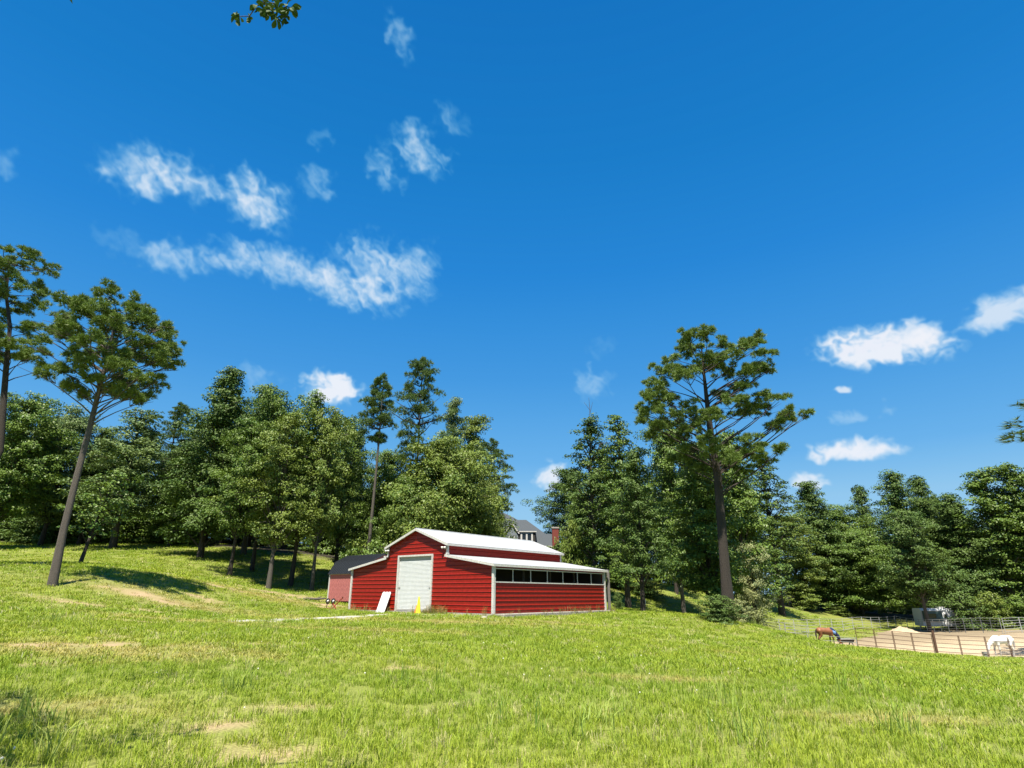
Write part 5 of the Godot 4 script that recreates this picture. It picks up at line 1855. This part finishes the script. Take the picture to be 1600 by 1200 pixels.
const LEFT_PADS := [[-0.33, 15.44, 1.35, 0.54], [-1.47, 14.93, 1.26, 0.63], [1.24, 14.85, 1.26, 0.63], [-2.57, 15.03, 0.54, 0.36], [-3.3, 14.03, 0.98, 0.46], [-1.74, 13.84, 1.42, 0.62], [-0.01, 14.05, 1.6, 0.71], [1.97, 13.96, 1.07, 0.53], [2.66, 14.06, 0.45, 0.36], [-2.47, 12.87, 1.23, 0.53], [-0.78, 12.78, 1.41, 0.61], [1.11, 12.98, 1.41, 0.62], [2.6, 12.6, 1.14, 0.49], [3.51, 12.27, 0.49, 0.45], [-2.51, 12.01, 0.87, 0.35], [-0.85, 11.64, 1.13, 0.43], [0.52, 11.74, 0.96, 0.49], [1.93, 11.66, 1.3, 0.49], [3.28, 11.85, 0.56, 0.42], [-2.22, 10.25, 0.72, 0.41], [-1.46, 10.62, 0.69, 0.31], [0.32, 11.09, 0.95, 0.38], [1.95, 10.73, 0.95, 0.38], [3.04, 10.46, 0.72, 0.31], [1.3, 9.82, 1.11, 0.34], [2.22, 9.46, 0.85, 0.31], [-1.29, 9.95, 0.48, 0.27], [-4.59, 13.54, 0.5, 0.27], [-0.19, 10.35, 0.69, 0.31]]
const RIGHT_TRUNK := [[0.12, 0.13], [0.17, 2.7], [0.28, 5.82], [0.38, 8.93], [0.24, 11.66], [0.23, 14.14], [0.24, 16.31], [0.28, 18.15]]
const RIGHT_PADS := [[-1.0, 18.77, 0.86, 0.42], [-1.84, 17.93, 0.91, 0.53], [0.1, 18.25, 1.43, 0.53], [1.84, 18.47, 1.63, 0.54], [3.58, 18.62, 0.86, 0.46], [4.28, 18.79, 0.38, 0.29], [-3.11, 16.3, 1.17, 0.53], [-1.21, 16.51, 1.47, 0.6], [0.74, 17.12, 1.61, 0.61], [2.63, 17.13, 1.61, 0.61], [4.53, 17.14, 0.72, 0.45], [4.8, 16.43, 0.68, 0.38], [-3.56, 15.3, 0.9, 0.45], [-2.08, 15.21, 1.27, 0.52], [2.66, 15.82, 1.22, 0.52], [3.73, 16.13, 1.03, 0.41], [-4.02, 14.12, 0.7, 0.52], [-2.93, 13.93, 1.07, 0.52], [1.99, 14.93, 1.02, 0.41], [4.04, 14.35, 0.78, 0.41], [-4.1, 12.97, 0.62, 0.51], [-3.02, 12.78, 1.06, 0.58], [-1.56, 12.79, 1.24, 0.66], [-0.5, 12.41, 1.2, 0.66], [1.45, 13.56, 1.21, 0.48], [3.1, 13.47, 1.21, 0.51], [4.58, 13.58, 1.03, 0.4], [5.81, 13.2, 0.88, 0.37], [6.71, 13.11, 0.44, 0.22], [4.78, 12.43, 0.51, 0.29], [-3.62, 12.12, 0.69, 0.33], [-1.47, 11.84, 1.01, 0.51], [-1.02, 10.92, 1.01, 0.72], [-0.03, 10.1, 1.18, 0.82], [2.02, 10.75, 1.01, 0.4], [2.91, 10.66, 1.15, 0.47], [4.09, 10.17, 0.64, 0.36], [2.42, 9.66, 0.96, 0.36], [-1.75, 10.73, 0.65, 0.47], [0.8, 9.56, 0.8, 0.5]]
const EDGE_TRUNK := [[-0.03, -0.82], [0.08, 4.16], [0.54, 6.1], [-0.54, 11.0], [-1.08, 13.64], [-1.93, 15.77], [-2.44, 18.21]]
const EDGE_PADS := [[-2.35, 18.55, 1.19, 0.44], [-0.76, 18.56, 0.95, 0.44], [-0.88, 16.87, 0.7, 0.31], [-1.22, 15.99, 1.28, 0.35], [-1.93, 15.77, 0.74, 0.39], [-1.52, 14.37, 0.92, 0.42], [-3.37, 17.98, 1.19, 0.75], [-0.53, 12.92, 0.72, 0.24], [-0.61, 11.9, 1.08, 0.41], [0.54, 11.9, 0.78, 0.41], [1.04, 11.44, 0.37, 0.26], [-2.76, 14.69, 1.15, 0.96], [-2.13, 11.99, 1.12, 0.52], [-4.47, 17.08, 1.18, 0.71], [-3.14, 13.42, 0.95, 0.47], [-1.46, 17.54, 0.67, 0.28]]


func plant(called: String, shapes: Array, at: Vector3, turn: float, scale_: Vector3, bark: Material, leaf: Material, label: String, category: String, group := "") -> Node3D:
	var o := thing(called, at, turn, label, category, group)
	var t := part(o, "trunk" if category == "tree" else "stem", shapes[0], bark)
	var c := part(o, "crown" if category == "tree" else "foliage", shapes[1], leaf)
	t.scale = scale_
	c.scale = scale_
	return o


func make_trees() -> void:
	var o := plant("pine_tree", drawn_pine(3, LEFT_TRUNK, [0.23, 0.16, 0.148, 0.13, 0.105, 0.07, 0.03], LEFT_PADS, 2.7, 0.21, 16.0, 0.88), on(-21.9, -29.63), 0.0, Vector3.ONE, mats.bark_pine, mats.needles, "tall leaning pine with a bare grey trunk and rounded crown on the left meadow", "tree", "tall pines on the meadow")
	o = plant("pine_tree", drawn_pine(8, RIGHT_TRUNK, [0.45, 0.31, 0.285, 0.25, 0.22, 0.15, 0.09, 0.04], RIGHT_PADS, 3.7, 0.24, 15.0, 0.96), on(13.26, -38.73), 0.0, Vector3.ONE, mats.bark_dark, mats.needles, "tall spreading pine with a dark trunk standing right of the red barn", "tree", "tall pines on the meadow")
	o = plant("pine_tree", drawn_pine(5, EDGE_TRUNK, [0.3, 0.2, 0.18, 0.14, 0.10, 0.08, 0.03], EDGE_PADS, 2.3, 0.21, 17.0, 0.9), on(-28.69, -31.75), 0.0, Vector3.ONE, mats.bark_dark, mats.needles, "pine cut by the left edge of the view, its trunk dark", "tree", "tall pines on the meadow")
	o = plant("young_tree", broadleaf("oak", 27, 6.5, 3.4, 0.3, 22, 0.2, 0.5), on(-29.3, -41.8), 0.0, Vector3.ONE, mats.bark_dark, mats.leaf_1, "small leaning young tree with a dark trunk at the left edge of the meadow", "tree")
	o.rotation.z = -0.18
	# kinds: name, nominal height and width, two or three individuals of each
	var kinds := {
		"gum": [[16.0, 7.0], [broadleaf("gum", 11, 16.0, 7.0, 0.13, 58, 0.205, 0.62), broadleaf("gum", 12, 16.0, 7.0, 0.16, 52, 0.215, 0.62), broadleaf("gum", 13, 16.0, 7.0, 0.12, 60, 0.2, 0.58)]],
		"oak": [[15.0, 8.0], [broadleaf("oak", 21, 15.0, 8.0, 0.18, 46, 0.205, 0.6), broadleaf("oak", 22, 15.0, 8.0, 0.2, 50, 0.2, 0.56), broadleaf("oak", 23, 15.0, 8.0, 0.15, 48, 0.215, 0.6)]],
		"highoak": [[15.0, 6.5], [broadleaf("oak", 25, 15.0, 6.5, 0.3, 42, 0.2, 0.6), broadleaf("oak", 26, 15.0, 6.5, 0.27, 42, 0.2, 0.56)]],
		"grove": [[15.0, 6.0], [broadleaf("poplar", 35, 15.0, 6.0, 0.25, 50, 0.195, 0.56), broadleaf("poplar", 36, 15.0, 6.0, 0.22, 50, 0.2, 0.56)]],
		"poplar": [[18.0, 5.0], [broadleaf("poplar", 31, 18.0, 5.0, 0.14, 60, 0.2, 0.66), broadleaf("poplar", 32, 18.0, 5.0, 0.14, 56, 0.205, 0.62)]],
		"ragged": [[16.0, 6.5], [broadleaf("ragged", 41, 16.0, 6.5, 0.2, 40, 0.205, 0.6), broadleaf("ragged", 42, 16.0, 6.5, 0.22, 44, 0.2, 0.6)]],
		"broad": [[12.0, 11.0], [broadleaf("broad", 51, 12.0, 11.0, 0.1, 52, 0.2, 0.5), broadleaf("broad", 52, 12.0, 11.0, 0.1, 50, 0.205, 0.5)]],
		"bush": [[3.0, 4.0], [broadleaf("bush", 61, 3.0, 4.0, 0.02, 34, 0.17, 0.6), broadleaf("bush", 62, 3.0, 4.0, 0.02, 36, 0.16, 0.6)]],
		"wisp": [[8.0, 5.5], [broadleaf("wisp", 71, 8.0, 5.5, 0.1, 40, 0.16, 0.34)]],
		"slimpine": [[20.0, 3.4], [pine(81, 20.0, 3.4, 0.66, 10, 0.3, 26)]],
		"midpine": [[20.0, 6.5], [pine(91, 20.0, 6.5, 0.4, 15, 0.3, 26), pine(92, 20.0, 6.5, 0.45, 14, 0.3, 28)]],
	}
	var called := {"gum": "sweetgum_tree", "oak": "oak_tree", "highoak": "oak_tree", "grove": "grove_tree", "poplar": "poplar_tree", "ragged": "sparse_tree", "broad": "spreading_tree", "bush": "shrub", "wisp": "wispy_tree", "slimpine": "slender_pine", "midpine": "forest_pine"}
	var r := RandomNumberGenerator.new()
	r.seed = 77
	var first := {}
	for k in TREES.size():
		var t = TREES[k]
		var kind: String = t[0]
		var nominal = kinds[kind][0]
		var which: int = r.randi() % kinds[kind][1].size()
		var scale_ := Vector3(t[4] / nominal[1], t[3] / nominal[0], t[4] / nominal[1])
		var leaf: Material = mats["leaf_%d" % t[5]]
		var at := on(t[1], t[2], -0.05)
		var turn := r.randf() * TAU
		var bark: Material = mats.bark_grey if r.randf() < 0.45 else mats.bark_dark
		var key := "%s%d" % [kind, which]
		if first.has(key):  # a copy shares the meshes of the first of its kind
			o = first[key].duplicate()
			o.name = numbered(called[kind])
			add_child(o)
			o.position = at
			o.rotation.y = turn
			o.remove_meta("group")
			tag(o, t[6], "shrub" if kind == "bush" else "tree", t[7])
			for c in o.get_children():
				c.scale = scale_
				c.material_override = leaf if String(c.name) in ["crown", "foliage"] else bark
		else:
			o = plant(called[kind], kinds[kind][1][which], at, turn, scale_, bark, leaf, t[6], "shrub" if kind == "bush" else "tree", t[7])
			first[key] = o
		for c in o.get_children().slice(2):
			c.free()
		if "bare twig" in t[6]:
			var s := Shape.new()
			s.tube([Vector3(0, t[3] * 0.93, 0), Vector3(0.05, t[3] + 0.9, 0.05), Vector3(0.0, t[3] + 2.1, 0.0)], [0.05, 0.03, 0.012], 5)
			s.tube([Vector3(0.05, t[3] + 0.7, 0.05), Vector3(-0.5, t[3] + 1.6, -0.1)], [0.025, 0.01], 4)
			s.tube([Vector3(0.04, t[3] + 0.3, 0.05), Vector3(0.35, t[3] + 1.5, 0.3)], [0.025, 0.01], 4)
			part(o, "dead_twig", s, mats.bark_grey)
			o.rotation.y = 0.0


func make_near_oak() -> void:
	# the oak that stands left of the photographer; its shade reaches the lower left corner, one spray of leaves hangs into view
	var o := thing("water_oak", on(-8.5, -1.8), 0.0, "oak whose leafy spray hangs in from the top of the view", "tree")
	var s := Shape.new()
	s.tube([Vector3(0, -0.2, 0), Vector3(0.1, 2.2, 0), Vector3(0.2, 5.0, -0.1), Vector3(0.1, 11.5, -0.1)], [0.34, 0.26, 0.2, 0.04], 10)
	var limb := [Vector3(0.15, 4.2, -0.05), Vector3(3.1, 7.6, 0.0), Vector3(5.1, 8.1, -0.8), Vector3(6.05, 7.3, -1.5), Vector3(6.32, 6.27, -1.82)]
	s.tube(limb, [0.12, 0.07, 0.035, 0.02, 0.010], 6)
	part(o, "trunk", s, mats.bark_dark)
	var shapes := broadleaf("oak", 99, 12.0, 5.2, 0.5, 34, 0.15, 0.32)
	var c := part(o, "crown", shapes[1], mats.oak_leaf)
	c.position = Vector3(0, 0.2, 0)
	# the spray: twigs down from the limb, each with a rosette of spoon-shaped leaves
	var r := RandomNumberGenerator.new()
	r.seed = 14
	var leafs := []
	for k in 3:
		var f := Shape.new()
		var n := 6
		var bow := r.randf_range(0.002, 0.008)
		for q in n:
			var a := q / float(n)
			var b := (q + 1.0) / n
			var wa := 0.0165 * pow(sin(PI * pow(a, 1.7)), 0.8) + 0.0015
			var wb := (0.0165 * pow(sin(PI * pow(b, 1.7)), 0.8) + 0.0015) if q < n - 1 else 0.0
			var ya := bow * sin(PI * a) * 2.0
			var yb := bow * sin(PI * b) * 2.0
			f.quad(Vector3(a * 0.075, ya, 0), Vector3(a * 0.075, ya + wa * 0.25, wa), Vector3(b * 0.075, yb + wb * 0.25, wb), Vector3(b * 0.075, yb, 0))
			f.quad(Vector3(a * 0.075, ya + wa * 0.25, -wa), Vector3(a * 0.075, ya, 0), Vector3(b * 0.075, yb, 0), Vector3(b * 0.075, yb + wb * 0.25, -wb))
		leafs.append(f.mesh())
	# the twigs in the plane that faces the meadow: x across, y up, from the end of the limb
	var end: Vector3 = limb[-1]
	var twigs := [[[0.0, 0.0], [0.07, -0.10], [0.13, -0.17], [0.20, -0.20]], [[0.07, -0.10], [0.02, -0.17], [-0.06, -0.21], [-0.13, -0.24]], [[0.13, -0.17], [0.17, -0.24], [0.2, -0.30]], [[0.20, -0.20], [0.27, -0.17], [0.31, -0.19]], [[0.03, -0.04], [0.1, -0.04], [0.15, -0.08]], [[0.20, -0.20], [0.25, -0.26], [0.27, -0.27]], [[0.07, -0.10], [0.10, -0.16], [0.09, -0.2]]]
	var k2 := 0
	for t in twigs:
		var pts := []
		var rad := []
		for q in t.size():
			pts.append(end + Vector3(t[q][0], t[q][1], r.randf_range(-0.05, 0.05) if q else 0.0))
			rad.append(lerpf(0.007, 0.003, float(q) / (t.size() - 1)))
		s = Shape.new()
		s.tube(pts, rad, 5)
		part(o, "twig", s, mats.bark_grey)
		for q in range(1, t.size()):
			for j in (10 if q == t.size() - 1 else 5):
				var lf := part(o, "leaf", leafs[k2 % 3], mats.oak_leaf)
				k2 += 1
				var d: Vector3 = ((pts[q] - pts[q - 1]).normalized() * 0.5 + ball_point(r) * 0.9 + Vector3(0, -0.25, 0)).normalized()
				var up := (Vector3.UP + ball_point(r) * 0.7).normalized()
				var z := d.cross(up).normalized()
				lf.transform = Transform3D(Basis(d, z.cross(d), z) * Basis.from_scale(Vector3.ONE * r.randf_range(0.75, 1.25)), pts[q])


# ---------------------------------------------------------------- grass

func tuft(seed_: int, blades: int, spread: float, tall: float, wide: float) -> ArrayMesh:
	var r := RandomNumberGenerator.new()
	r.seed = seed_
	var s := Shape.new()
	for k in blades:
		var az := r.randf() * TAU
		var foot := dir(r.randf() * TAU) * spread * sqrt(r.randf())
		var out := dir(az)
		var h := tall * r.randf_range(0.55, 1.25)
		var lean := h * r.randf_range(0.15, 0.95)
		var side := Vector3(-out.z, 0, out.x).rotated(Vector3.UP, r.randf_range(-0.8, 0.8)) * wide * r.randf_range(0.7, 1.3)
		var a := foot
		var b := foot + out * lean * 0.35 + Vector3(0, h * 0.62, 0)
		var c := foot + out * lean + Vector3(0, h * r.randf_range(0.75, 1.0), 0)
		var t := clampf(r.randfn() * 0.26, -0.6, 0.7)
		var w := Color(1.0 + t, 1.0 + t * 0.75, 1.0 + t * 0.3)
		if r.randf() < 0.13:
			w = Color(1.8, 1.35, 2.4)
		w.a = 1.0
		s.col = w
		s.quad(a - side, a + side, b + side * 0.8, b - side * 0.8)
		s.tri(b - side * 0.8, b + side * 0.8, c)
	return s.mesh()


func scatter(called: String, mesh_: Mesh, places: Array, label: String, category := "grass") -> void:
	# places: position, turn, scale across, scale up, colour
	var m := MultiMesh.new()
	m.transform_format = MultiMesh.TRANSFORM_3D
	m.use_colors = true
	m.mesh = mesh_
	m.instance_count = places.size()
	var buf := PackedFloat32Array()
	buf.resize(places.size() * 16)
	var o := 0
	for p in places:
		var at: Vector3 = p[0]
		var c: float = cos(p[1]) * p[2]
		var s: float = sin(p[1]) * p[2]
		var col: Color = p[4]
		buf[o] = c
		buf[o + 2] = s
		buf[o + 3] = at.x
		buf[o + 5] = p[3]
		buf[o + 7] = at.y
		buf[o + 8] = -s
		buf[o + 10] = c
		buf[o + 11] = at.z
		buf[o + 12] = col.r
		buf[o + 13] = col.g
		buf[o + 14] = col.b
		buf[o + 15] = 1.0
		o += 16
	m.buffer = buf
	var n := MultiMeshInstance3D.new()
	n.name = numbered(called)
	n.multimesh = m
	n.material_override = mats.blades
	add_child(n)
	tag(n, label, category, "", "stuff")


func grass_color(x: float, z: float, r: RandomNumberGenerator) -> Color:
	var k := 0.5 + 0.5 * patchy.get_noise_2d(x, z)
	var f := 0.5 + 0.5 * patchy.get_noise_2d(x * 5.0 + 70.0, z * 5.0)
	var g := clampf(k * 0.75 + f * 0.5 - 0.15 + r.randfn() * 0.12, 0.0, 1.0)
	var c := Color(0.37, 0.58, 0.04).lerp(Color(0.70, 0.80, 0.085), g)
	var dry := spots(DRY, x, z)
	c = c.lerp(Color(0.95, 0.76, 0.27), clampf(dry * 0.75 + 0.45 * spots(BARE, x, z), 0.0, 0.9))
	if r.randf() < 0.06:
		c = Color(0.95, 0.88, 0.4)
	return c


func make_grass() -> void:
	var r := RandomNumberGenerator.new()
	r.seed = 2024
	var lists := [[], [], [], []]
	# rings round the viewer: from, to, tufts per square metre, scale across, scale up, which tuft
	var rings := [[4.0, 9.0, 85.0, 0.9, 1.0], [9.0, 15.0, 60.0, 1.0, 1.0], [15.0, 26.0, 34.0, 1.35, 1.1], [26.0, 45.0, 13.0, 2.0, 1.15], [45.0, 70.0, 5.0, 3.2, 1.3], [70.0, 105.0, 1.8, 4.5, 1.5]]
	for g in rings.size():
		var q = rings[g]
		var a0 := deg_to_rad(52.0)
		var n := int(a0 * (q[1] * q[1] - q[0] * q[0]) * q[2])
		for k in n:
			var d := sqrt(lerpf(q[0] * q[0], q[1] * q[1], r.randf()))
			var a := r.randf_range(-a0, a0)
			var x := d * sin(a)
			var z := -d * cos(a)
			var share := grass_share(x, z)
			if r.randf() > share:
				continue
			var lush := 0.75 + 0.55 * (0.5 + 0.5 * patchy.get_noise_2d(x * 2.2 + 200.0, z * 2.2)) + 0.2 * r.randfn()
			lush *= lerpf(1.0, 0.6, spots(DRY, x, z)) * lerpf(0.5, 1.0, share)
			var sc: float = q[3] * r.randf_range(0.8, 1.25)
			lists[0 if g < 2 and k % 2 else 1 if g < 2 else 2 if k % 2 else 3].append([on(x, z, -0.01), r.randf() * TAU, sc, maxf(q[4] * lush, 0.35), grass_color(x, z, r)])
	scatter("meadow_grass", tuft(1, 15, 0.09, 0.115, 0.0034), lists[0], "short green grass of the near meadow")
	scatter("meadow_grass", tuft(2, 15, 0.09, 0.105, 0.0034), lists[1], "yellow green grass mixed through the near meadow")
	scatter("meadow_grass", tuft(3, 18, 0.13, 0.10, 0.0055), lists[2], "green grass of the farther meadow and hillside")
	scatter("meadow_grass", tuft(4, 18, 0.13, 0.10, 0.0055), lists[3], "pale green grass of the farther meadow and hillside")
	# taller clumps
	var clumps := []
	var at := [[-14.3, -19.7, 5], [-13.6, -20.0, 4], [-4.5, -10.5, 5], [-6.2, -8.2, 6], [1.2, -8.8, 5], [2.6, -8.0, 6], [0.3, -8.2, 4], [4.6, -8.4, 5], [3.6, -10.4, 4], [-20.0, -33.5, 5], [-23.5, -35.8, 6], [-22.3, -30.3, 7], [-2.0, -11.8, 3], [6.4, -12.0, 4], [12.5, -37.0, 8], [14.6, -38.4, 8], [-5.9, -7.2, 4], [-4.9, -6.6, 3], [-6.3, -7.6, 3], [7.0, -17.0, 4], [-8.0, -21.0, 4], [26.0, -64.0, 5]]
	for q in at:
		for k in q[2]:
			var x: float = q[0] + r.randfn() * 0.3
			var z: float = q[1] + r.randfn() * 0.25
			clumps.append([on(x, z, -0.01), r.randf() * TAU, r.randf_range(0.8, 1.2), r.randf_range(0.7, 1.35), Color(0.42, 0.66, 0.08).lerp(Color(0.75, 0.86, 0.2), r.randf())])
	for k in 150:
		var d := sqrt(lerpf(36.0, 1100.0, r.randf()))
		var a := r.randf_range(-0.9, 0.9)
		var x := d * sin(a)
		var z := -d * cos(a)
		if r.randf() < grass_share(x, z):
			clumps.append([on(x, z, -0.01), r.randf() * TAU, r.randf_range(0.5, 1.0), r.randf_range(0.4, 0.85), grass_color(x, z, r)])
	scatter("tall_grass", tuft(5, 13, 0.1, 0.34, 0.0055), clumps, "taller grass clumps standing out of the meadow")
	# weeds along the foot of the barn
	var weeds := []
	for k in 150:
		var b := Vector2(r.randf_range(-BARN_W, 0.3), r.randf_range(0.22, 0.7))
		if k % 3 == 0:
			b = Vector2(r.randf_range(0.5, 0.85), r.randf_range(-BARN_L, 0.3))
		elif k % 3 == 1:
			b = Vector2(r.randf_range(-4.9, -3.2), r.randf_range(0.22, 0.6))
		weeds.append([by_barn(b.x, b.y), r.randf() * TAU, r.randf_range(0.6, 1.3), r.randf_range(0.4, 1.4), Color(0.3, 0.42, 0.08).lerp(Color(0.75, 0.5, 0.2), r.randf())])
	scatter("weeds", tuft(6, 10, 0.08, 0.42, 0.006), weeds, "green and rusty weeds along the foot of the barn", "weeds")
	# white clover heads
	var s := Shape.new()
	s.ball(Vector3(0, 0.1, 0), Vector3(0.012, 0.012, 0.012), 4, 6)
	var heads := []
	for k in 45:
		var d := sqrt(lerpf(40.0, 420.0, r.randf()))
		var a := r.randf_range(-0.85, 0.85)
		heads.append([on(d * sin(a), -d * cos(a)), r.randf() * TAU, r.randf_range(0.8, 1.4), r.randf_range(0.7, 1.4), Color(1.5, 1.5, 1.35)])
	scatter("clover_flowers", s.mesh(), heads, "small white clover heads dotted in the grass", "flowers")
